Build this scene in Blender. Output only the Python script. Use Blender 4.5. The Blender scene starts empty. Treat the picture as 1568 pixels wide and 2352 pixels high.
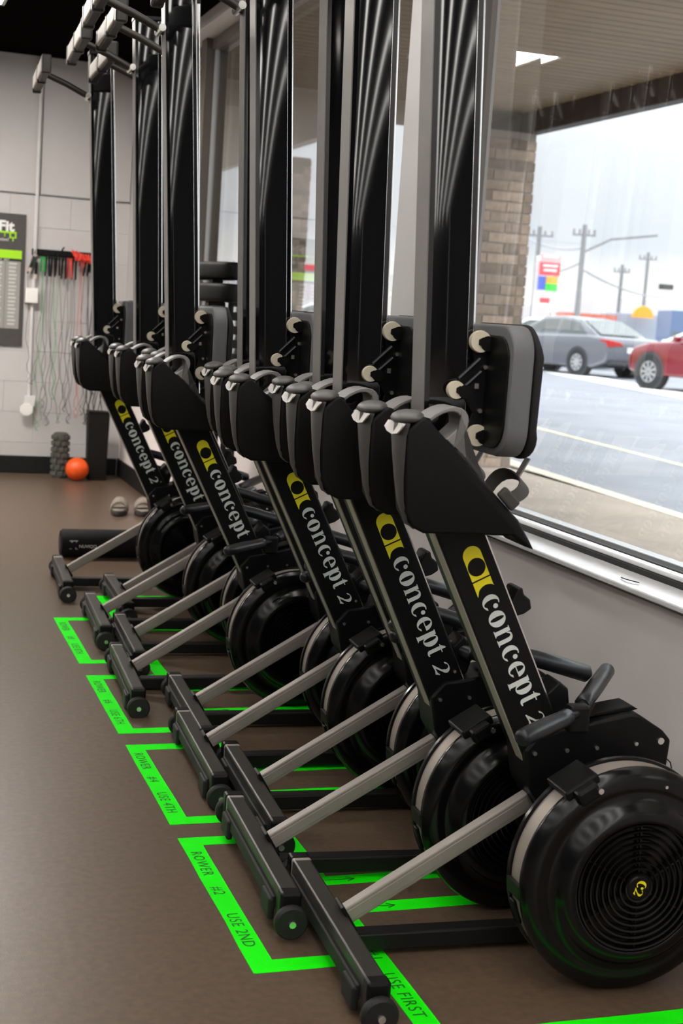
import bpy, bmesh, math, random
from mathutils import Vector, Matrix
from mathutils.geometry import tessellate_polygon
random.seed(7)
PI = math.pi
scene = bpy.context.scene
C = scene.collection

# ------------------------------------------------------------------ camera
cam_d = bpy.data.cameras.new('camera')
cam = bpy.data.objects.new('camera', cam_d)
C.objects.link(cam)
right = Vector((0.94694659, -0.31422706, 0.06747962))
down = Vector((0.02043051, -0.15068184, -0.98837117))
fwd = Vector((0.32074092, 0.93731336, -0.13626784))
cam.matrix_world = Matrix(((right.x, -down.x, -fwd.x, 0), (right.y, -down.y, -fwd.y, 0),
                           (right.z, -down.z, -fwd.z, 1.22), (0, 0, 0, 1)))
cam_d.sensor_fit = 'HORIZONTAL'
cam_d.sensor_width = 24.0
cam_d.lens = 50.0
cam_d.clip_start = 0.05
cam_d.clip_end = 600
cam_d.dof.use_dof = True
cam_d.dof.focus_distance = 3.3
cam_d.dof.aperture_fstop = 6.3
scene.camera = cam

# ------------------------------------------------------------------ world, exposure
scene.view_settings.view_transform = 'Standard'
scene.view_settings.look = 'None'
scene.view_settings.gamma = 1.0
scene.view_settings.use_curve_mapping = False
scene.view_settings.exposure = 0.45
scene.cycles.use_denoising = True

w = bpy.data.worlds.new('overcast_sky')
scene.world = w
w.use_nodes = True
nt = w.node_tree
nt.nodes.clear()
wo = nt.nodes.new('ShaderNodeOutputWorld')
bg = nt.nodes.new('ShaderNodeBackground')
tc = nt.nodes.new('ShaderNodeTexCoord')
sep = nt.nodes.new('ShaderNodeSeparateXYZ')
ramp = nt.nodes.new('ShaderNodeValToRGB')
nt.links.new(tc.outputs['Generated'], sep.inputs[0])
nt.links.new(sep.outputs[2], ramp.inputs[0])
els = ramp.color_ramp.elements
els[0].position = 0.0
els[0].color = (0.84, 0.79, 0.70, 1)
els[1].position = 1.0
els[1].color = (2.6, 2.7, 2.85, 1)
for p, c in ((0.025, (0.76, 0.74, 0.71)), (0.06, (0.515, 0.54, 0.60)), (0.12, (0.61, 0.63, 0.67)), (0.3, (1.35, 1.39, 1.46))):
    e = els.new(p)
    e.color = (*c, 1)
nz = nt.nodes.new('ShaderNodeTexNoise')
mp = nt.nodes.new('ShaderNodeMapping')
mp.inputs['Scale'].default_value = (2, 2, 9)
nt.links.new(tc.outputs['Generated'], mp.inputs[0])
nt.links.new(mp.outputs[0], nz.inputs[0])
nz.inputs['Scale'].default_value = 1.6
mr = nt.nodes.new('ShaderNodeMapRange')
mr.inputs['To Min'].default_value = 0.93
mr.inputs['To Max'].default_value = 1.1
nt.links.new(nz.outputs[0], mr.inputs[0])
vm = nt.nodes.new('ShaderNodeVectorMath')
vm.operation = 'SCALE'
nt.links.new(ramp.outputs[0], vm.inputs[0])
nt.links.new(mr.outputs[0], vm.inputs['Scale'])
nt.links.new(vm.outputs[0], bg.inputs[0])
bg.inputs[1].default_value = 1.5
nt.links.new(bg.outputs[0], wo.inputs[0])

STRIP_POWER = 7.2      # radiance of the long ceiling strips (set here, used by their builder)
PANEL_POWER = 59.0      # radiance of the square ceiling panels


# ------------------------------------------------------------------ materials
def mat(name, col, rough=0.5, metal=0.0, spec=0.5, noise=0.0, nscale=40.0, bump=0.0, bscale=200.0, emit=0.0,
        stretch=None, rand=0.0, coat=0.0):
    m = bpy.data.materials.new(name)
    m.use_nodes = True
    t = m.node_tree
    b = t.nodes['Principled BSDF']
    b.inputs['Base Color'].default_value = (*col, 1)
    b.inputs['Roughness'].default_value = rough
    b.inputs['Metallic'].default_value = metal
    b.inputs['Specular IOR Level'].default_value = spec
    if coat:
        b.inputs['Coat Weight'].default_value = coat
        b.inputs['Coat Roughness'].default_value = 0.1
    if noise or bump or rand:
        co = t.nodes.new('ShaderNodeTexCoord')
        src = co.outputs['Object']
        if stretch:
            mpn = t.nodes.new('ShaderNodeMapping')
            mpn.inputs['Scale'].default_value = stretch
            t.links.new(src, mpn.inputs[0])
            src = mpn.outputs[0]
    if noise or rand:
        mul = t.nodes.new('ShaderNodeVectorMath')
        mul.operation = 'SCALE'
        mul.inputs[0].default_value = col
        val = None
        if noise:
            n = t.nodes.new('ShaderNodeTexNoise')
            n.inputs['Scale'].default_value = nscale
            n.inputs['Detail'].default_value = 6
            t.links.new(src, n.inputs[0])
            r = t.nodes.new('ShaderNodeMapRange')
            r.inputs['From Min'].default_value = 0.3
            r.inputs['From Max'].default_value = 0.7
            r.inputs['To Min'].default_value = 1 - noise
            r.inputs['To Max'].default_value = 1 + noise
            t.links.new(n.outputs[0], r.inputs[0])
            val = r.outputs[0]
        if rand:
            oi = t.nodes.new('ShaderNodeObjectInfo')
            r2 = t.nodes.new('ShaderNodeMapRange')
            r2.inputs['To Min'].default_value = 1 - rand
            r2.inputs['To Max'].default_value = 1 + rand * 0.6
            t.links.new(oi.outputs['Random'], r2.inputs[0])
            if val:
                mm = t.nodes.new('ShaderNodeMath')
                mm.operation = 'MULTIPLY'
                t.links.new(val, mm.inputs[0])
                t.links.new(r2.outputs[0], mm.inputs[1])
                val = mm.outputs[0]
            else:
                val = r2.outputs[0]
        t.links.new(val, mul.inputs['Scale'])
        t.links.new(mul.outputs[0], b.inputs['Base Color'])
    if bump:
        n2 = t.nodes.new('ShaderNodeTexNoise')
        n2.inputs['Scale'].default_value = bscale
        n2.inputs['Detail'].default_value = 4
        t.links.new(src, n2.inputs[0])
        bp = t.nodes.new('ShaderNodeBump')
        bp.inputs['Strength'].default_value = bump
        bp.inputs['Distance'].default_value = 0.002
        t.links.new(n2.outputs[0], bp.inputs['Height'])
        t.links.new(bp.outputs[0], b.inputs['Normal'])
    if emit:
        b.inputs['Emission Color'].default_value = (*col, 1)
        b.inputs['Emission Strength'].default_value = emit
    return m


def glass_mat(name, tint=(0.98, 0.99, 0.985)):
    m = bpy.data.materials.new(name)
    m.use_nodes = True
    t = m.node_tree
    t.nodes.clear()
    o = t.nodes.new('ShaderNodeOutputMaterial')
    mx = t.nodes.new('ShaderNodeMixShader')
    tr = t.nodes.new('ShaderNodeBsdfTransparent')
    tr.inputs[0].default_value = (*tint, 1)
    gl = t.nodes.new('ShaderNodeBsdfGlossy')
    gl.inputs['Roughness'].default_value = 0.0
    lw = t.nodes.new('ShaderNodeLayerWeight')
    lw.inputs['Blend'].default_value = 0.5
    pw_ = t.nodes.new('ShaderNodeMath')
    pw_.operation = 'POWER'
    pw_.inputs[1].default_value = 5.0
    ad = t.nodes.new('ShaderNodeMath')
    ad.operation = 'MULTIPLY_ADD'
    ad.inputs[1].default_value = 0.96
    ad.inputs[2].default_value = 0.024
    t.links.new(lw.outputs['Facing'], pw_.inputs[0])
    t.links.new(pw_.outputs[0], ad.inputs[0])
    t.links.new(ad.outputs[0], mx.inputs[0])
    t.links.new(tr.outputs[0], mx.inputs[1])
    t.links.new(gl.outputs[0], mx.inputs[2])
    t.links.new(mx.outputs[0], o.inputs[0])
    return m


M = {}
M['floor'] = mat('rubber_floor', (0.100, 0.066, 0.043), 0.36, noise=0.2, nscale=55, bump=0.12, bscale=350, spec=0.5)
M['wall'] = mat('white_wall_paint', (0.54, 0.52, 0.515), 0.6, noise=0.03, nscale=3)
M['wall_low'] = mat('grey_wall_paint', (0.80, 0.735, 0.71), 0.6, noise=0.03, nscale=4)
M['black_ceil'] = mat('black_ceiling_paint', (0.005, 0.004, 0.004), 1.0, spec=0.0)
M['wall_dark'] = mat('charcoal_wall_paint', (0.05, 0.048, 0.047), 0.7)
M['base'] = mat('black_vinyl_base', (0.009, 0.0095, 0.009), 0.55, spec=0.25)
M['sill'] = mat('white_sill', (0.90, 0.90, 0.91), 0.22, noise=0.04, nscale=25, coat=0.6)
M['alu'] = mat('anodised_aluminium', (0.36, 0.36, 0.36), 0.4, metal=0.6)
M['bronze'] = mat('bronze_frame', (0.10, 0.082, 0.07), 0.45, metal=0.2)
M['gasket'] = mat('black_gasket', (0.015, 0.015, 0.015), 0.6)
M['glass'] = glass_mat('window_glass')
M['rail'] = mat('black_anodised_rail', (0.004, 0.004, 0.005), 0.06, metal=0.0, spec=0.9, bump=0.0)
M['frame'] = mat('black_satin_frame', (0.0055, 0.0055, 0.006), 0.36, spec=0.18)
M['railgrey'] = mat('lit_rail_strip', (0.21, 0.20, 0.19), 0.42, metal=0.3, noise=0.05, nscale=20)  # black rail's left face painted grey for the light on it
M['stripgrey'] = mat('pale_metal_strip', (0.42, 0.385, 0.33), 0.4, metal=0.3)
M['chrome'] = mat('stainless_track', (0.8, 0.8, 0.8), 0.18, metal=1.0)
M['leg'] = mat('brushed_leg', (0.30, 0.265, 0.24), 0.5, metal=0.25, noise=0.08, nscale=12)
M['plastic'] = mat('black_plastic', (0.005, 0.005, 0.0055), 0.42, spec=0.2)
M['plastic_rough'] = mat('black_textured_plastic', (0.0055, 0.005, 0.005), 0.5, spec=0.15)
M['shell'] = mat('flywheel_shell', (0.0035, 0.0035, 0.004), 0.2, spec=0.35, bump=0.05, bscale=60)
M['band'] = mat('perforated_steel', (0.34, 0.295, 0.255), 0.42, metal=0.35)
M['cup'] = mat('grey_plastic', (0.22, 0.21, 0.205), 0.45)
M['cap'] = mat('dark_grey_rubber', (0.085, 0.082, 0.079), 0.45)
M['rib'] = mat('lit_black_plastic', (0.055, 0.052, 0.050), 0.42, spec=0.5)  # same black plastic as the plates, lightened to paint light on it
M['tab'] = mat('pale_tab', (0.72, 0.69, 0.66), 0.5)
M['strap'] = mat('webbing', (0.045, 0.040, 0.036), 0.7, bump=0.3, bscale=300)
M['seat'] = mat('grey_seat_edge', (0.135, 0.135, 0.14), 0.6, bump=0.2, bscale=400)
M['seatpad'] = mat('black_seat_foam', (0.008, 0.007, 0.008), 0.8, bump=0.5, bscale=120)
M['roller'] = mat('cream_nylon', (0.72, 0.65, 0.50), 0.4)
M['bolt'] = mat('zinc_bolt', (0.75, 0.74, 0.70), 0.25, metal=0.9)
M['grip'] = mat('rubber_grip', (0.009, 0.010, 0.013), 0.34, spec=0.45)
M['bar'] = mat('dark_steel_tube', (0.032, 0.028, 0.026), 0.42, metal=0.2, bump=0.15, bscale=90)
M['blackbar'] = mat('black_steel_tube', (0.006, 0.0055, 0.0055), 0.45, spec=0.3)
M['rubber'] = mat('black_rubber', (0.006, 0.006, 0.006), 0.7)
M['pad'] = mat('beige_foot_pad', (0.92, 0.86, 0.79), 0.55)
M['yellow'] = mat('yellow_decal', (0.96, 0.83, 0.002), 0.45)
M['white'] = mat('pale_decal', (0.70, 0.73, 0.69), 0.5)
M['tape'] = mat('fluorescent_green_tape', (0.010, 0.95, 0.004), 0.55, spec=0.08, noise=0.06, nscale=9)
M['marker'] = mat('marker_ink', (0.004, 0.13, 0.006), 0.6)


# ------------------------------------------------------------------ mesh helpers
class MB:
    def __init__(s):
        s.bm = bmesh.new()

    def box(s, c, size, rot=None, bev=0.0):
        m = Matrix.Translation(Vector(c))
        if rot is not None:
            m = m @ (rot if isinstance(rot, Matrix) else Matrix.Rotation(rot[0], 4, rot[1]))
        m = m @ Matrix.Diagonal((*size, 1))
        g = bmesh.ops.create_cube(s.bm, size=1, matrix=m)
        if bev:
            ed = set(e for v in g['verts'] for e in v.link_edges)
            bmesh.ops.bevel(s.bm, geom=list(ed), offset=bev, segments=2, affect='EDGES', profile=0.5)
        return s

    def prism(s, poly, y0, y1, axes='xz', bev=0.0, seg=2, taper=1.0, only_rim=False):
        def P(p, y):
            return {'xz': (p[0], y, p[1]), 'xy': (p[0], p[1], y), 'yz': (y, p[0], p[1])}[axes]
        n = len(poly)
        a = [s.bm.verts.new(P(p, y0)) for p in poly]
        b = [s.bm.verts.new(P(p, y1)) for p in poly]
        fs = [s.bm.faces.new(a), s.bm.faces.new(b[::-1])]
        for i in range(n):
            fs.append(s.bm.faces.new((a[i], b[i], b[(i + 1) % n], a[(i + 1) % n])))
        bmesh.ops.recalc_face_normals(s.bm, faces=fs)
        if bev:
            ed = set(e for f in fs[:2] for e in f.edges) if only_rim else set(e for f in fs for e in f.edges)
            bmesh.ops.bevel(s.bm, geom=list(ed), offset=bev, segments=seg, affect='EDGES', profile=0.5)
        return s

    def cyl(s, p0, p1, r, n=16, r2=None):
        p0, p1 = Vector(p0), Vector(p1)
        d = p1 - p0
        q = Vector((0, 0, 1)).rotation_difference(d.normalized()).to_matrix().to_4x4()
        bmesh.ops.create_cone(s.bm, cap_ends=True, segments=n, radius1=r, radius2=r if r2 is None else r2, depth=d.length,
                              matrix=Matrix.Translation((p0 + p1) / 2) @ q)
        return s

    def sph(s, c, r, sc=(1, 1, 1), n=16):
        bmesh.ops.create_uvsphere(s.bm, u_segments=n, v_segments=max(6, n // 2), radius=r,
                                  matrix=Matrix.Translation(Vector(c)) @ Matrix.Diagonal((*sc, 1)))
        return s

    def tube(s, pts, r, n=8, caps=True, rads=None):
        pts = [Vector(p) for p in pts]
        rings = []
        prev = None
        for i, p in enumerate(pts):
            t = (pts[min(i + 1, len(pts) - 1)] - pts[max(i - 1, 0)]).normalized()
            if prev is None:
                a = t.orthogonal().normalized()
            else:
                a = (prev - t * prev.dot(t)).normalized()
            prev = a
            b = t.cross(a)
            rr = rads[i] if rads else r
            rings.append([s.bm.verts.new(p + (a * math.cos(2 * PI * k / n) + b * math.sin(2 * PI * k / n)) * rr) for k in range(n)])
        for i in range(len(rings) - 1):
            for k in range(n):
                s.bm.faces.new((rings[i][k], rings[i][(k + 1) % n], rings[i + 1][(k + 1) % n], rings[i + 1][k]))
        if caps:
            s.bm.faces.new(rings[0][::-1])
            s.bm.faces.new(rings[-1])
        return s

    def lathe(s, prof, c, n=64, a0=0.0, a1=2 * PI, axis='y'):
        """prof: list of (radius, height along axis); about the y (or z, x) axis through c"""
        full = abs(a1 - a0 - 2 * PI) < 1e-6
        m = n if full else n + 1
        rings = []
        for k in range(m):
            a = a0 + (a1 - a0) * k / n
            ca, sa = math.cos(a), math.sin(a)
            if axis == 'y':
                rings.append([s.bm.verts.new((c[0] + r * ca, c[1] + h, c[2] + r * sa)) for r, h in prof])
            elif axis == 'z':
                rings.append([s.bm.verts.new((c[0] + r * ca, c[1] + r * sa, c[2] + h)) for r, h in prof])
            else:
                rings.append([s.bm.verts.new((c[0] + h, c[1] + r * ca, c[2] + r * sa)) for r, h in prof])
        for k in range(n):
            A, B = rings[k], rings[(k + 1) % m]
            for j in range(len(prof) - 1):
                try:
                    s.bm.faces.new((A[j], A[j + 1], B[j + 1], B[j]))
                except ValueError:
                    pass
        return s

    def poly(s, loops, fn):
        """flat polygon with holes; fn maps (x, y) to a point"""
        pts = [[Vector((p[0], p[1], 0)) for p in lp] for lp in loops]
        flat = [p for lp in pts for p in lp]
        tris = tessellate_polygon(pts)
        vs = [s.bm.verts.new(fn(p.x, p.y)) for p in flat]
        for t in tris:
            a, b, c = (flat[i] for i in t)
            if abs((b - a).cross(c - a).z) < 1e-12:
                continue
            order = t if (b - a).cross(c - a).z > 0 else t[::-1]
            try:
                s.bm.faces.new([vs[i] for i in order])
            except ValueError:
                pass
        return s

    def mesh(s, name, material, smooth=None):
        bmesh.ops.remove_doubles(s.bm, verts=s.bm.verts, dist=1e-6)
        me = bpy.data.meshes.new(name)
        s.bm.normal_update()
        if smooth is not None:
            for f in s.bm.faces:
                f.smooth = True
            for e in s.bm.edges:
                if len(e.link_faces) == 2 and e.calc_face_angle(0) > math.radians(smooth):
                    e.smooth = False
        s.bm.to_mesh(me)
        s.bm.free()
        for mm in (material if isinstance(material, (list, tuple)) else [material]):
            me.materials.append(mm)
        return me

    def build(s, name, material, parent=None, smooth=None):
        o = bpy.data.objects.new(name, s.mesh(name, material, smooth))
        C.objects.link(o)
        if parent:
            o.parent = parent
        return o


def link_mesh(name, me, parent=None, loc=None):
    o = bpy.data.objects.new(name, me)
    C.objects.link(o)
    if parent:
        o.parent = parent
    if loc is not None:
        o.location = loc
    return o


def tag(o, label=None, cat=None, group=None, kind=None):
    for k, v in (('label', label), ('category', cat), ('group', group), ('kind', kind)):
        if v:
            o[k] = v
    return o


def empty(name, loc=(0, 0, 0), rotz=0.0, **kw):
    o = bpy.data.objects.new(name, None)
    o.empty_display_size = 0.1
    C.objects.link(o)
    o.location = loc
    o.rotation_euler = (0, 0, rotz)
    return tag(o, **kw)


def copy_tree(o, parent=None):
    c = o.copy()
    C.objects.link(c)
    if parent:
        c.parent = parent
    for ch in list(o.children):
        copy_tree(ch, c)
    return c


def struct(mb, name, material, parent=None, smooth=None):
    o = mb.build(name, material, parent, smooth)
    if not parent:
        o['kind'] = 'structure'
    return o


def text_mesh(txt, size, fn, name, material, parent=None, spacing=1.0, bold=0.0):
    """flat print: built-in font turned into a mesh; fn maps text (x, y) to a point"""
    cu = bpy.data.curves.new('lettering', 'FONT')
    cu.body = txt
    cu.size = size
    cu.space_character = spacing
    cu.offset = bold
    cu.resolution_u = 3
    ob = bpy.data.objects.new('lettering_source', cu)
    C.objects.link(ob)
    dg = bpy.context.evaluated_depsgraph_get()
    me = bpy.data.meshes.new_from_object(ob.evaluated_get(dg))
    bpy.data.objects.remove(ob)
    bpy.data.curves.remove(cu)
    for v in me.vertices:
        v.co = Vector(fn(v.co.x, v.co.y))
    me.name = name
    me.materials.clear()
    me.materials.append(material)
    return link_mesh(name, me, parent)


def arc(cx, cy, rx, ry, a0, a1, n=24):
    return [(cx + rx * math.cos(math.radians(a0 + (a1 - a0) * i / n)), cy + ry * math.sin(math.radians(a0 + (a1 - a0) * i / n))) for i in range(n + 1)]


def ell(cx, cy, rx, ry, n=28):
    return arc(cx, cy, rx, ry, 0, 360 - 360 / n, n - 1)


# fat-face serif glyphs, unit = x-height; each glyph: list of loop lists
def glyph(ch):
    if ch == 'o':
        return [[ell(.5, .5, .5, .53), ell(.5, .5, .13, .45)]]
    if ch == 'c':
        return [[arc(.5, .5, .48, .53, 62, 325) + arc(.56, .5, .22, .455, 315, 72)[0:]], [ell(.80, .70, .15, .15, 14)]]
    if ch == 'e':
        return [[arc(.5, .5, .48, .53, 180, 322, 20) + arc(.55, .5, .22, .455, 315, 182, 14)],
                [[(.28, .47), (.98, .47), (.98, .53), (.28, .53)]],
                [arc(.5, .5, .48, .53, 0, 180, 20) + [(.28, .5)] + arc(.5, .52, .18, .44, 180, 0, 14) + [(.68, .5)]]]
    if ch == 'n':
        return [[[(.0, 1.0), (.34, 1.0), (.34, .05), (.42, .05), (.42, 0), (.0, 0), (.0, .05), (.08, .05), (.08, .95), (.0, .95)]],
                [[(.34, .76)] + arc(.62, .70, .33, .32, 130, 0, 12) + [(.95, .05), (1.03, .05), (1.03, 0), (.61, 0), (.61, .05), (.69, .05), (.69, .70)] + arc(.56, .72, .13, .19, 0, 120, 8) + [(.34, .70)]]]
    if ch == 'p':
        return [[[(.0, 1.0), (.34, 1.0), (.34, -.30), (.42, -.30), (.42, -.35), (.0, -.35), (.0, -.30), (.06, -.30), (.06, .95), (.0, .95)]],
                [ell(.62, .5, .40, .53), ell(.54, .5, .13, .45)]]
    if ch == 't':
        return [[[(.12, 1.0), (.12, .2)] + arc(.36, .17, .24, .20, 180, 320, 10) + [(.50, .10)] + arc(.44, .17, .06, .09, 290, 180, 6) + [(.38, 1.30), (.30, 1.30)] + [(.12, 1.04)]],
                [[(.0, .94), (.58, .94), (.58, 1.0), (.0, 1.0)]]]
    if ch == '2':
        top = arc(.42, .95, .40, .38, 170, -30, 16)
        inn = arc(.36, .95, .20, .31, -20, 160, 14)
        return [[top + [(.30, .14), (.62, .20), (.78, .34), (.84, .32), (.72, -.02), (.46, .06), (.02, -.02), (.0, .04), (.50, .62)] + inn]]
    return []


def write_glyphs(mb, txt, adv, fn):
    x = 0.0
    for ch in txt:
        for loops in glyph(ch):
            mb.poly(loops, lambda a, b: fn(x + a, b))
        x += adv.get(ch, 1.14)
    return x


# ------------------------------------------------------------------ the room
WX = 1.72          # inner face of the window wall
YB = 9.93          # back wall
ZC = 2.79          # ceiling
struct(MB().box((-1.6, -7.0, -0.05), (6.94, 34.2, 0.1)), 'floor', M['floor'])
struct(MB().box((-1.6, -7.0, ZC + 0.05), (6.94, 34.2, 0.1)), 'ceiling', M['black_ceil'])
struct(MB().box((-5.05, -7.0, 1.4), (0.1, 34.0, 2.78)), 'wall_left', M['wall_dark'])
struct(MB().box((-1.5, -24.05, 1.4), (6.8, 0.1, 2.78)), 'wall_front', M['wall_dark'])

# back wall: upper panels over a lower part of painted blocks
wb = struct(MB().box((-1.65, YB + 0.14, 1.4), (6.8, 0.2, 2.78)), 'wall_back', M['wall'])
# upper panels with a recessed joint at z = 1.88 and a vertical joint beside the conduit
for i, (x0, x1) in enumerate(((-4.98, -2.2), (-2.195, -0.55), (-0.545, 1.105), (1.11, WX - 0.005))):
    MB().box(((x0 + x1) / 2, YB + 0.022, (1.893 + ZC) / 2), (x1 - x0, 0.036, ZC - 1.893), bev=0.002).build('panel', M['wall'], wb)
blk = MB().box((0, 0, 0), (0.4042, 0.036, 0.2070), bev=0.0015).mesh('block', M['wall'])
bh = 0.2055 + 0.003
for r in range(9):
    off = 0.2 if r % 2 else 0.0
    for k in range(17):
        xc = WX - 0.2 - 0.4055 * k - off
        if xc < -4.8:
            continue
        link_mesh('block', blk, wb, (xc, YB + 0.022 + random.uniform(0, .0012), 0.005 + bh * (r + .5)))
    if r % 2:
        MB().box((WX - 0.1, YB + 0.022, 0.005 + bh * (r + .5)), (0.1985, 0.036, 0.2070), bev=0.0015).build('block', M['wall'], wb)
struct(MB().box((-1.65, YB - 0.008, 0.062), (6.7, 0.018, 0.118), bev=0.004), 'baseboard_back', M['base'])

# window wall
wr = MB()
wr.box((WX + 0.11, -7.0, 0.31), (0.22, 34.2, 0.615))
struct(wr, 'wall_right', M['wall_low'])
wr2 = MB()
wr2.box((WX + 0.11, -7.0, (2.72 + ZC) / 2), (0.22, 34.2, ZC - 2.72))
wr2.box((WX + 0.11, 4.535, 1.67), (0.22, 0.23, 2.10))
wr2.box((WX + 0.11, 9.75, 1.67), (0.22, 0.5, 2.10))
wr2.box((WX + 0.11, -11.35, 1.67), (0.22, 25.3, 2.10))
struct(wr2, 'wall_window', M['wall'])
struct(MB().box((WX - 0.006, 7.0, 0.064), (0.012, 5.9, 0.122), bev=0.003), 'baseboard_right', M['base'])
struct(MB().box((WX + 0.062, 2.96, 0.633), (0.155, 13.9, 0.014), bev=0.003), 'trim_1', M['sill'])

GX = 1.865


def window(n, y0, y1):
    z0, z1 = 0.64, 2.72
    o = empty('window_%d' % n, (0, 0, 0), kind='structure')
    # bottom rail: two pale ridges with a dark gasket groove between
    MB().box((GX - 0.018, (y0 + y1) / 2, z0 + 0.007), (0.05, y1 - y0, 0.014), bev=0.002).build('sill_gasket', M['gasket'], o)
    MB().box((GX - 0.018, (y0 + y1) / 2, z0 + 0.020), (0.034, y1 - y0, 0.012), bev=0.003).build('bottom_rail', M['sill'], o)
    MB().box((GX + 0.022, (y0 + y1) / 2, z0 + 0.015), (0.05, y1 - y0, 0.026), bev=0.003).build('glazing_channel', M['gasket'], o)
    MB().box((GX + 0.066, (y0 + y1) / 2, z0 + 0.012), (0.045, y1 - y0, 0.034), bev=0.004).build('outer_rail', M['sill'], o)
    MB().box((GX + 0.02, (y0 + y1) / 2, z1 - 0.03), (0.1, y1 - y0, 0.06), bev=0.004).build('top_rail', M['bronze'], o)
    MB().box((GX + 0.02, y0 + 0.03, (z0 + z1) / 2), (0.1, 0.06, z1 - z0 - 0.12), bev=0.004).build('jamb', M['bronze'], o)
    MB().box((GX + 0.01, y1 - 0.03, (z0 + z1) / 2), (0.06, 0.06, z1 - z0 - 0.12), bev=0.004).build('jamb', M['bronze'], o)
    for dx in (0.0, 0.045):
        g = MB()
        g.prism([(y0 + .03, z0 + .03), (y1 - .03, z0 + .03), (y1 - .03, z1 - .03), (y0 + .03, z1 - .03)], GX + dx, GX + dx + 0.001, 'yz')
        g.build('pane', M['glass'], o)
    return o


window(1, 1.30, 4.42)
window(2, 4.65, 8.26)
window(3, 8.18, 9.5)
mu = MB().box((1.845, 8.22, 1.68), (0.09, 0.12, 2.08), bev=0.004)
struct(mu, 'trim_2', M['bronze'])
struct(MB().box((1.862, 8.153, 1.68), (0.022, 0.012, 2.08), bev=0.003), 'trim_3', M['alu'])

# ------------------------------------------------------------------ ceiling lights
M['lamp'] = mat('lamp_diffuser', (1.0, 0.94, 0.87), 0.5, emit=PANEL_POWER)
M['lamp_strip'] = mat('strip_diffuser', (1.0, 0.97, 0.92), 0.5, emit=STRIP_POWER)
M['lampframe'] = mat('white_lamp_frame', (0.7, 0.7, 0.7), 0.5)


def panel_light(x, y, label):
    o = empty('ceiling_light', (x, y, ZC), label=label, cat='light', group='square ceiling light panels')
    f = MB()
    for sx, sy, wx, wy in ((0, .31, .64, .02), (0, -.31, .64, .02), (.31, 0, .02, .6), (-.31, 0, .02, .6)):
        f.box((sx, sy, -0.013), (wx, wy, 0.022))
    f.build('frame', M['lampframe'], o)
    MB().box((0, 0, -0.012), (0.6, 0.6, 0.01)).build('diffuser', M['lamp'], o)


panel_light(0.37, 7.93, 'square white ceiling panel light nearest the window wall')
panel_light(-1.7, 7.93, 'square white ceiling panel light second from the window wall')
panel_light(-3.6, 7.93, 'square white ceiling panel light by the left wall')
for i, x in enumerate((1.32, 0.80, 0.15, -0.75, -1.9, -3.4)):
    o = empty('strip_light', (x, -9.2, ZC), label='long ceiling strip light, number %s from the window wall' % ('one', 'two', 'three', 'four', 'five', 'six')[i],
              cat='light', group='long ceiling strip lights')
    MB().box((0, 0, -0.02), (0.17, 28.8, 0.036), bev=0.006).build('housing', M['lampframe'], o)
    MB().box((0, 0, -0.044), (0.14, 28.6, 0.01)).build('diffuser', M['lamp_strip'], o)

# ------------------------------------------------------------------ rowing machine prototype
d = Vector((0.4436, 0, -0.896))       # down along the frame box
nrm = Vector((0.896, 0, 0.4436))      # across it
P0 = Vector((0.139, 0, 0.823))        # a point of its lower left edge


def fp(s, t, y):
    return P0 + d * s + nrm * t + Vector((0, y, 0))


def rot_y_box(mb, c, size, ang, bev=0.0):
    return mb.box(c, size, (ang, 'Y'), bev)


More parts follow.
